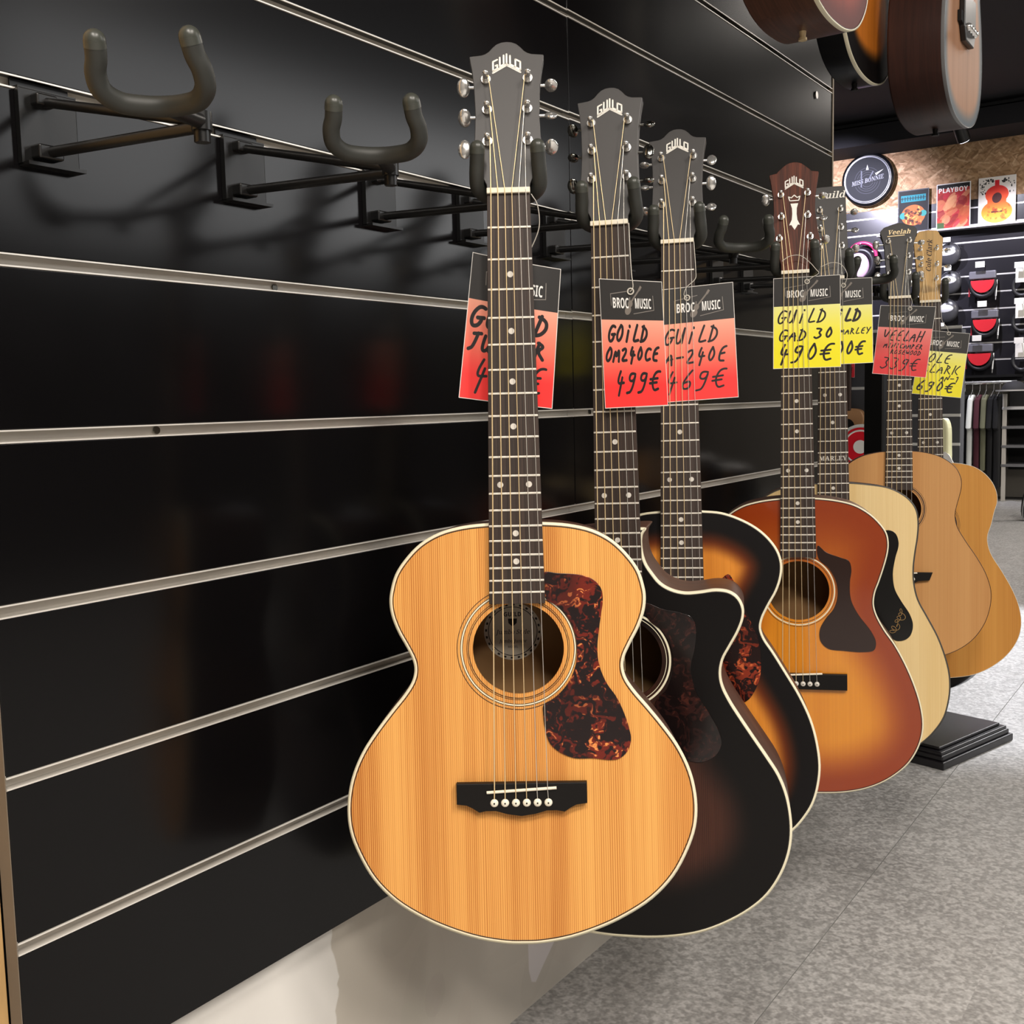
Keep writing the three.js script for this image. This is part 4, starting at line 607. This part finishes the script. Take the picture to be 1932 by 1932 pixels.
// cable and string packs on hooks
function pack(label, y, z, kind, scale = 1) {
  const t = thing('accessory_pack', label, 'accessory pack', [XB - 0.004, y, z], 'packs hooked on the far slats'); t.rotation.y = -Math.PI / 2; t.scale.setScalar(scale);
  obj('hook', [rod(V(0, 0.16, 0), V(0, 0.14, 0.16), 0.004, 6)], mat.chrome, t);
  obj('price_label', rbox(0.075, 0.05, 0.004, 0.001, -0.01, 0.15, 0.165, 1), mat.paper, t);
  if (kind === 'red') {
    obj('cable_coil', [new THREE.TorusGeometry(0.095, 0.02, 10, 32).translate(0, -0.02, 0.08), new THREE.TorusGeometry(0.09, 0.018, 10, 32).translate(0.01, -0.02, 0.055)], P(0x1b1b1d, 0.45), t);
    obj('blister', rbox(0.22, 0.07, 0.05, 0.012, 0, 0.065, 0.09), P(0x6e6d74, 0.2), t);
    obj('card_label', plate([...Array.from({ length: 17 }, (_, i) => [0.095 * Math.cos(Math.PI + i / 16 * Math.PI), 0.02 + 0.105 * Math.sin(Math.PI + i / 16 * Math.PI)])], 0.006, 0.001).translate(0, 0, 0.1), P(0xd8323c, 0.22), t);
    obj('plug', [rod(V(0.11, 0.02, 0.07), V(0.105, -0.12, 0.08), 0.009, 8), rod(V(0.105, -0.12, 0.08), V(0.104, -0.15, 0.08), 0.005, 8)], mat.chrome, t);
    obj('plug', [rod(V(-0.11, 0.0, 0.06), V(-0.115, -0.11, 0.06), 0.007, 8)], P(0xa32a34, 0.4), t);
  } else if (kind === 'silver') {
    obj('pouch', [new THREE.SphereGeometry(0.12, 20, 12).scale(1, 1.05, 0.45).translate(0, 0, 0.08)], P(0x3a3a3d, 0.28), t);
    obj('foil_label', new THREE.SphereGeometry(0.085, 20, 12).scale(1, 0.6, 0.3).translate(-0.01, 0.02, 0.115), P(0xdfe0e4, 0.2, { metalness: 0.3 }), t);
  } else {
    obj('cable_coil', new THREE.TorusGeometry(0.07, 0.016, 8, 28).scale(1, 1.1, 1).translate(0, -0.02, 0.07), P(0x2a2a2c, 0.4), t);
    obj('card_label', rbox(0.1, 0.12, 0.006, 0.004, 0.0, 0.07, 0.09), mat.paper, t);
  }
}
pack('cable pack with red half-round label, uppermost of three below the signs', 1.86, -1.126, 'red');
pack('cable pack with red half-round label, middle of three', 1.525, -1.103, 'red');
pack('cable pack with red half-round label, lowest, above the clothes rail', 1.235, -1.141, 'red');
pack('silver and black pouch, top of the column beside the bare wood headstock', 2.13, -1.41, 'silver', 0.8);
pack('silver and black pouch, second of the column beside the bare wood headstock', 1.885, -1.4, 'silver', 0.8);
pack('silver and black pouch, third of the column beside the bare wood headstock', 1.64, -1.42, 'silver', 0.8);
pack('silver and black pouch, lowest of the column beside the bare wood headstock', 1.395, -1.45, 'silver', 0.8);
pack('white carded cable at the right picture edge, upper', 1.83, -0.815, 'white');
pack('white carded cable at the right picture edge, middle', 1.53, -0.81, 'white');
pack('white carded cable at the right picture edge, lower', 1.2, -0.805, 'white');
{ const t = thing('headphones', 'pink and white headphones hooked on the bright far slats', 'headphones', [XB - 0.1, 2.09, -2.2]); t.rotation.y = -Math.PI / 2; obj('hook', rod(V(0.03, 0.19, -0.1), V(0.03, 0.2, 0.03), 0.004, 6), mat.chrome, t); obj('ear_cup', new THREE.SphereGeometry(0.11, 24, 14).scale(0.95, 1.1, 0.45), P(0xe9c3e6, 0.3), t); obj('ear_cushion', new THREE.TorusGeometry(0.11, 0.03, 10, 32).scale(1, 1.1, 1).translate(0.02, 0.02, -0.02), P(0x18141a, 0.4), t); obj('headband', new THREE.TorusGeometry(0.13, 0.016, 8, 24, Math.PI).translate(0.03, 0.08, -0.02), P(0xc2306a, 0.3), t); }
// clothes rail
{
  const r = thing('clothes_rail', 'chrome clothes rail below the far slats', 'clothes rail', [XB - 0.3, 1.0, -1.3]);
  obj('bar', rod(V(0, 0, -0.9), V(0, 0, 0.5), 0.015, 12), mat.chrome, r); obj('bracket', rod(V(0, 0, -0.4), V(0.29, 0, -0.4), 0.01, 8), mat.chrome, r); obj('bracket', rod(V(0, 0, 0.45), V(0.29, 0, 0.45), 0.01, 8), mat.chrome, r);
  obj('top_ledge', box(0.3, 0.02, 1.4, 0.14, 0.055, -0.2), P(0x101012, 0.4), r);
  const shirt = (label, z, col, len, shade) => {
    const t = thing('t_shirt', label, 't-shirt', [XB - 0.3, 0, z], 't-shirts on the rail');
    const front = [[-0.2, 0.86], [-0.08, 0.9], [0.08, 0.9], [0.2, 0.86], [0.27, 0.62], [0.2, 0.6], [0.19, 0.86 - len], [-0.19, 0.86 - len], [-0.2, 0.6], [-0.27, 0.62]];
    const g = plate(front, 0.044, 0.014).translate(0, 0, -0.022), p = g.attributes.position; for (let i = 0; i < p.count; i++) { const x = p.getX(i), y = p.getY(i); p.setZ(i, p.getZ(i) + 0.002 * Math.sin(x * 34 + y * 5 + z * 40)); } g.computeVertexNormals();
    obj('cloth', g, M(col, 0.9), t); obj('hanger', [rod(V(-0.16, 0.885, 0), V(0, 0.935, 0), 0.004, 6), rod(V(0.16, 0.885, 0), V(0, 0.935, 0), 0.004, 6), rod(V(0, 0.935, 0), V(0, 1.018, 0), 0.003, 6)], mat.chrome, t); t.rotation.y = 0.04 + (shade || 0) * 0.1;
  };
  const row = [[-1.46, 0x141416, 0.74], [-1.41, 0x0f0f11, 0.72], [-1.36, 0x17171a, 0.75], [-1.31, 0x121214, 0.72], [-1.26, 0x151518, 0.74], [-1.21, 0x101012, 0.75]];
  const where = ['furthest left', 'second', 'third', 'fourth', 'fifth', 'last before the white one'];
  row.forEach(([z, c, l], i) => shirt(`black t-shirt on the rail, ${where[i]} of the black ones`, z, c, l));
  shirt('white t-shirt with green cuff on the rail', -1.15, 0xdfe3df, 0.6, 0.5); shirt('maroon t-shirt on the rail beside the white one', -1.09, 0x4a1e2a, 0.72, 0.35); shirt('olive t-shirt on the rail beside the maroon one', -1.04, 0x6b6c56, 0.6, 0.5); shirt('black t-shirt at the right end of the rail', -0.98, 0x121214, 0.7); shirt('long black t-shirt next to the dark shelf', -0.93, 0x0d0d0f, 0.75);
}
{
  const t = thing('shelf_unit', 'dark shelf unit with pale edges at the right of the clothes rail', 'shelf', [XB - 0.2, 0, -0.6]);
  obj('back_board', box(0.02, 0.75, 0.6, 0.18, 0.62, 0), P(0x121214, 0.5), t); for (const y of [0.3, 0.46, 0.62, 0.78]) obj('shelf_board', rbox(0.36, 0.022, 0.6, 0.003, 0, y, 0, 1), P(y > 0.7 ? 0xd5d5d6 : 0x77777a, 0.4), t); for (const z of [-0.28, 0.28]) obj('leg', box(0.03, 0.9, 0.03, -0.16, 0.45, z), M(0xcfcac1, 0.6), t);
}
{ const t = thing('cap', 'grey cap lying at the right end of the clothes rail', 'cap', [XB - 0.42, 0.93, -0.8]); obj('crown', new THREE.SphereGeometry(0.1, 20, 10, 0, 6.3, 0, 1.6).scale(1.1, 0.8, 1), M(0x2b2b2e, 0.8), t); obj('visor', cyl(0.11, 0.11, 0.012, 24).translate(-0.08, 0, -0.02), M(0xb5b3b1, 0.7), t); }
{ const t = thing('gig_bag', 'black padded gig bag leaning at the right picture edge', 'bag', [8.6, 0, -0.36]); t.rotation.set(0, 0, 0.14); t.scale.setScalar(0.6); obj('shell', plate(smooth([[-0.2, 0.02], [0.2, 0.02], [0.22, 0.25], [0.15, 0.45], [0.07, 0.6], [0.06, 0.92], [-0.06, 0.92], [-0.07, 0.6], [-0.15, 0.45], [-0.22, 0.25]], 4), 0.14, 0.03).translate(0, 0, -0.07).rotateY(-1.2), M(0x121213, 0.7), t); obj('piping', tube(smooth([[-0.2, 0.02], [0.2, 0.02], [0.22, 0.25], [0.15, 0.45], [0.07, 0.6], [0.06, 0.92], [-0.06, 0.92], [-0.07, 0.6], [-0.15, 0.45], [-0.22, 0.25]], 2).map(([x, y]) => [x * 1.01, y, 0.06]), 0.008, 80, 6, false, true).rotateY(-1.2), M(0x8b8b8b, 0.6), t); }

// things on the slat partition beyond the row's end
const wallMid = new THREE.Group(); wallMid.name = 'wall_middle'; scene.add(wallMid); struct(wallMid, 'short black slat wall seen between the pale and tan guitars');
for (let k = 0; k < 14; k++) { const y = 0.34 + k * 0.125; if (y > 1.15) break; obj('slat_board', rbox(0.018, 0.112, 0.9, 0.0012, 5.01, y + 0.056, -0.62, 1), P(0x3c3c40, 0.4), wallMid); obj('aluminium_channel', box(0.006, 0.013, 0.9, 5.008, y + 0.1185, -0.62), M(0xdcdad6, 0.4, { metalness: 0.3 }), wallMid); }
obj('partition_core', box(0.06, 1.2, 0.9, 5.05, 0.6, -0.62), M(0x202022, 0.8), wallMid);
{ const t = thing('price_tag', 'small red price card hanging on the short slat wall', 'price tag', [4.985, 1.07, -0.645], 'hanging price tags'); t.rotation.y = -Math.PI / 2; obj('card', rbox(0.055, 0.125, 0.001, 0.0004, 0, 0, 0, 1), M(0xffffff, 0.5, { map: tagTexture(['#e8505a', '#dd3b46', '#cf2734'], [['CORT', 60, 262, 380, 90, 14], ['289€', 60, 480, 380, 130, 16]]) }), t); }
{
  const t = thing('small_guitar', 'small brown guitar with round soundhole on the short slat wall', 'guitar', [4.97, 0.79, -0.645]); t.rotation.y = -Math.PI / 2;
  const o = smooth([[0, 0.08], [0.06, 0.07], [0.075, 0.03], [0.06, -0.03], [0.09, -0.1], [0.08, -0.17], [0, -0.19], [-0.08, -0.17], [-0.09, -0.1], [-0.06, -0.03], [-0.075, 0.03], [-0.06, 0.07]], 5);
  obj('body', plate(o, 0.06, 0.004).translate(0, 0, -0.055), P(0xb3865f, 0.4), t); obj('soundhole', cyl(0.034, 0.034, 0.002, 28).rotateX(Math.PI / 2).translate(0, 0.0, 0.006), M(0x0b0808, 0.9), t); obj('neck', rbox(0.036, 0.24, 0.02, 0.004, 0, 0.19, 0.006), mat.rosewood, t); obj('headstock', rbox(0.05, 0.09, 0.014, 0.004, 0, 0.35, 0.004), mat.rosewood, t); obj('bridge', rbox(0.06, 0.016, 0.008, 0.002, 0, -0.11, 0.008), mat.ebony, t);
}
{
  const t = thing('toy_drum', 'red and white round drum beside the black post', 'drum', [4.95, 0.7, -0.57]); t.rotation.y = -Math.PI / 2;
  obj('shell', cyl(0.1, 0.1, 0.06, 40).rotateX(Math.PI / 2), P(0xd8dad6, 0.35), t); obj('red_face', cyl(0.086, 0.086, 0.004, 40).rotateX(Math.PI / 2).translate(0, 0, 0.031), P(0xd9192a, 0.3), t); obj('white_ring', new THREE.TorusGeometry(0.072, 0.004, 8, 40).translate(0, 0, 0.034), mat.paper, t); obj('centre_disc', cyl(0.03, 0.03, 0.004, 28).rotateX(Math.PI / 2).translate(0, 0, 0.034), mat.paper, t);
}
{
  const t = thing('electric_guitar', 'cream electric guitar edge beside the ochre guitar neck', 'guitar', [4.2, 0.62, -0.07]); t.rotation.y = -Math.PI / 2 - 0.2;
  const o = smooth([[0.02, 0.22], [0.034, 0.2], [0.04, 0.1], [0.044, 0.03], [0.07, -0.02], [0.11, -0.07], [0.14, -0.14], [0.1, -0.22], [0, -0.24], [-0.1, -0.22], [-0.14, -0.14], [-0.1, -0.04], [-0.06, 0.06], [-0.02, 0.2]], 5);
  obj('body', plate(o, 0.04, 0.006).translate(0, 0, -0.02), P(0xe6e3b8, 0.3), t); obj('pickguard', plate(smooth([[0.03, 0.1], [0.08, 0.0], [0.06, -0.1], [-0.06, -0.1], [-0.05, 0.02]], 4), 0.003).translate(0, 0, 0.02), mat.paper, t); obj('stand_leg', [rod(V(0, -0.2, -0.03), V(0.1, -0.61, -0.1), 0.01, 8), rod(V(0, -0.2, -0.03), V(-0.1, -0.61, -0.1), 0.01, 8), rod(V(0, -0.15, -0.03), V(0, -0.61, 0.12), 0.01, 8)], mat.blackSteel, t);
}
renderer.render(scene, camera);
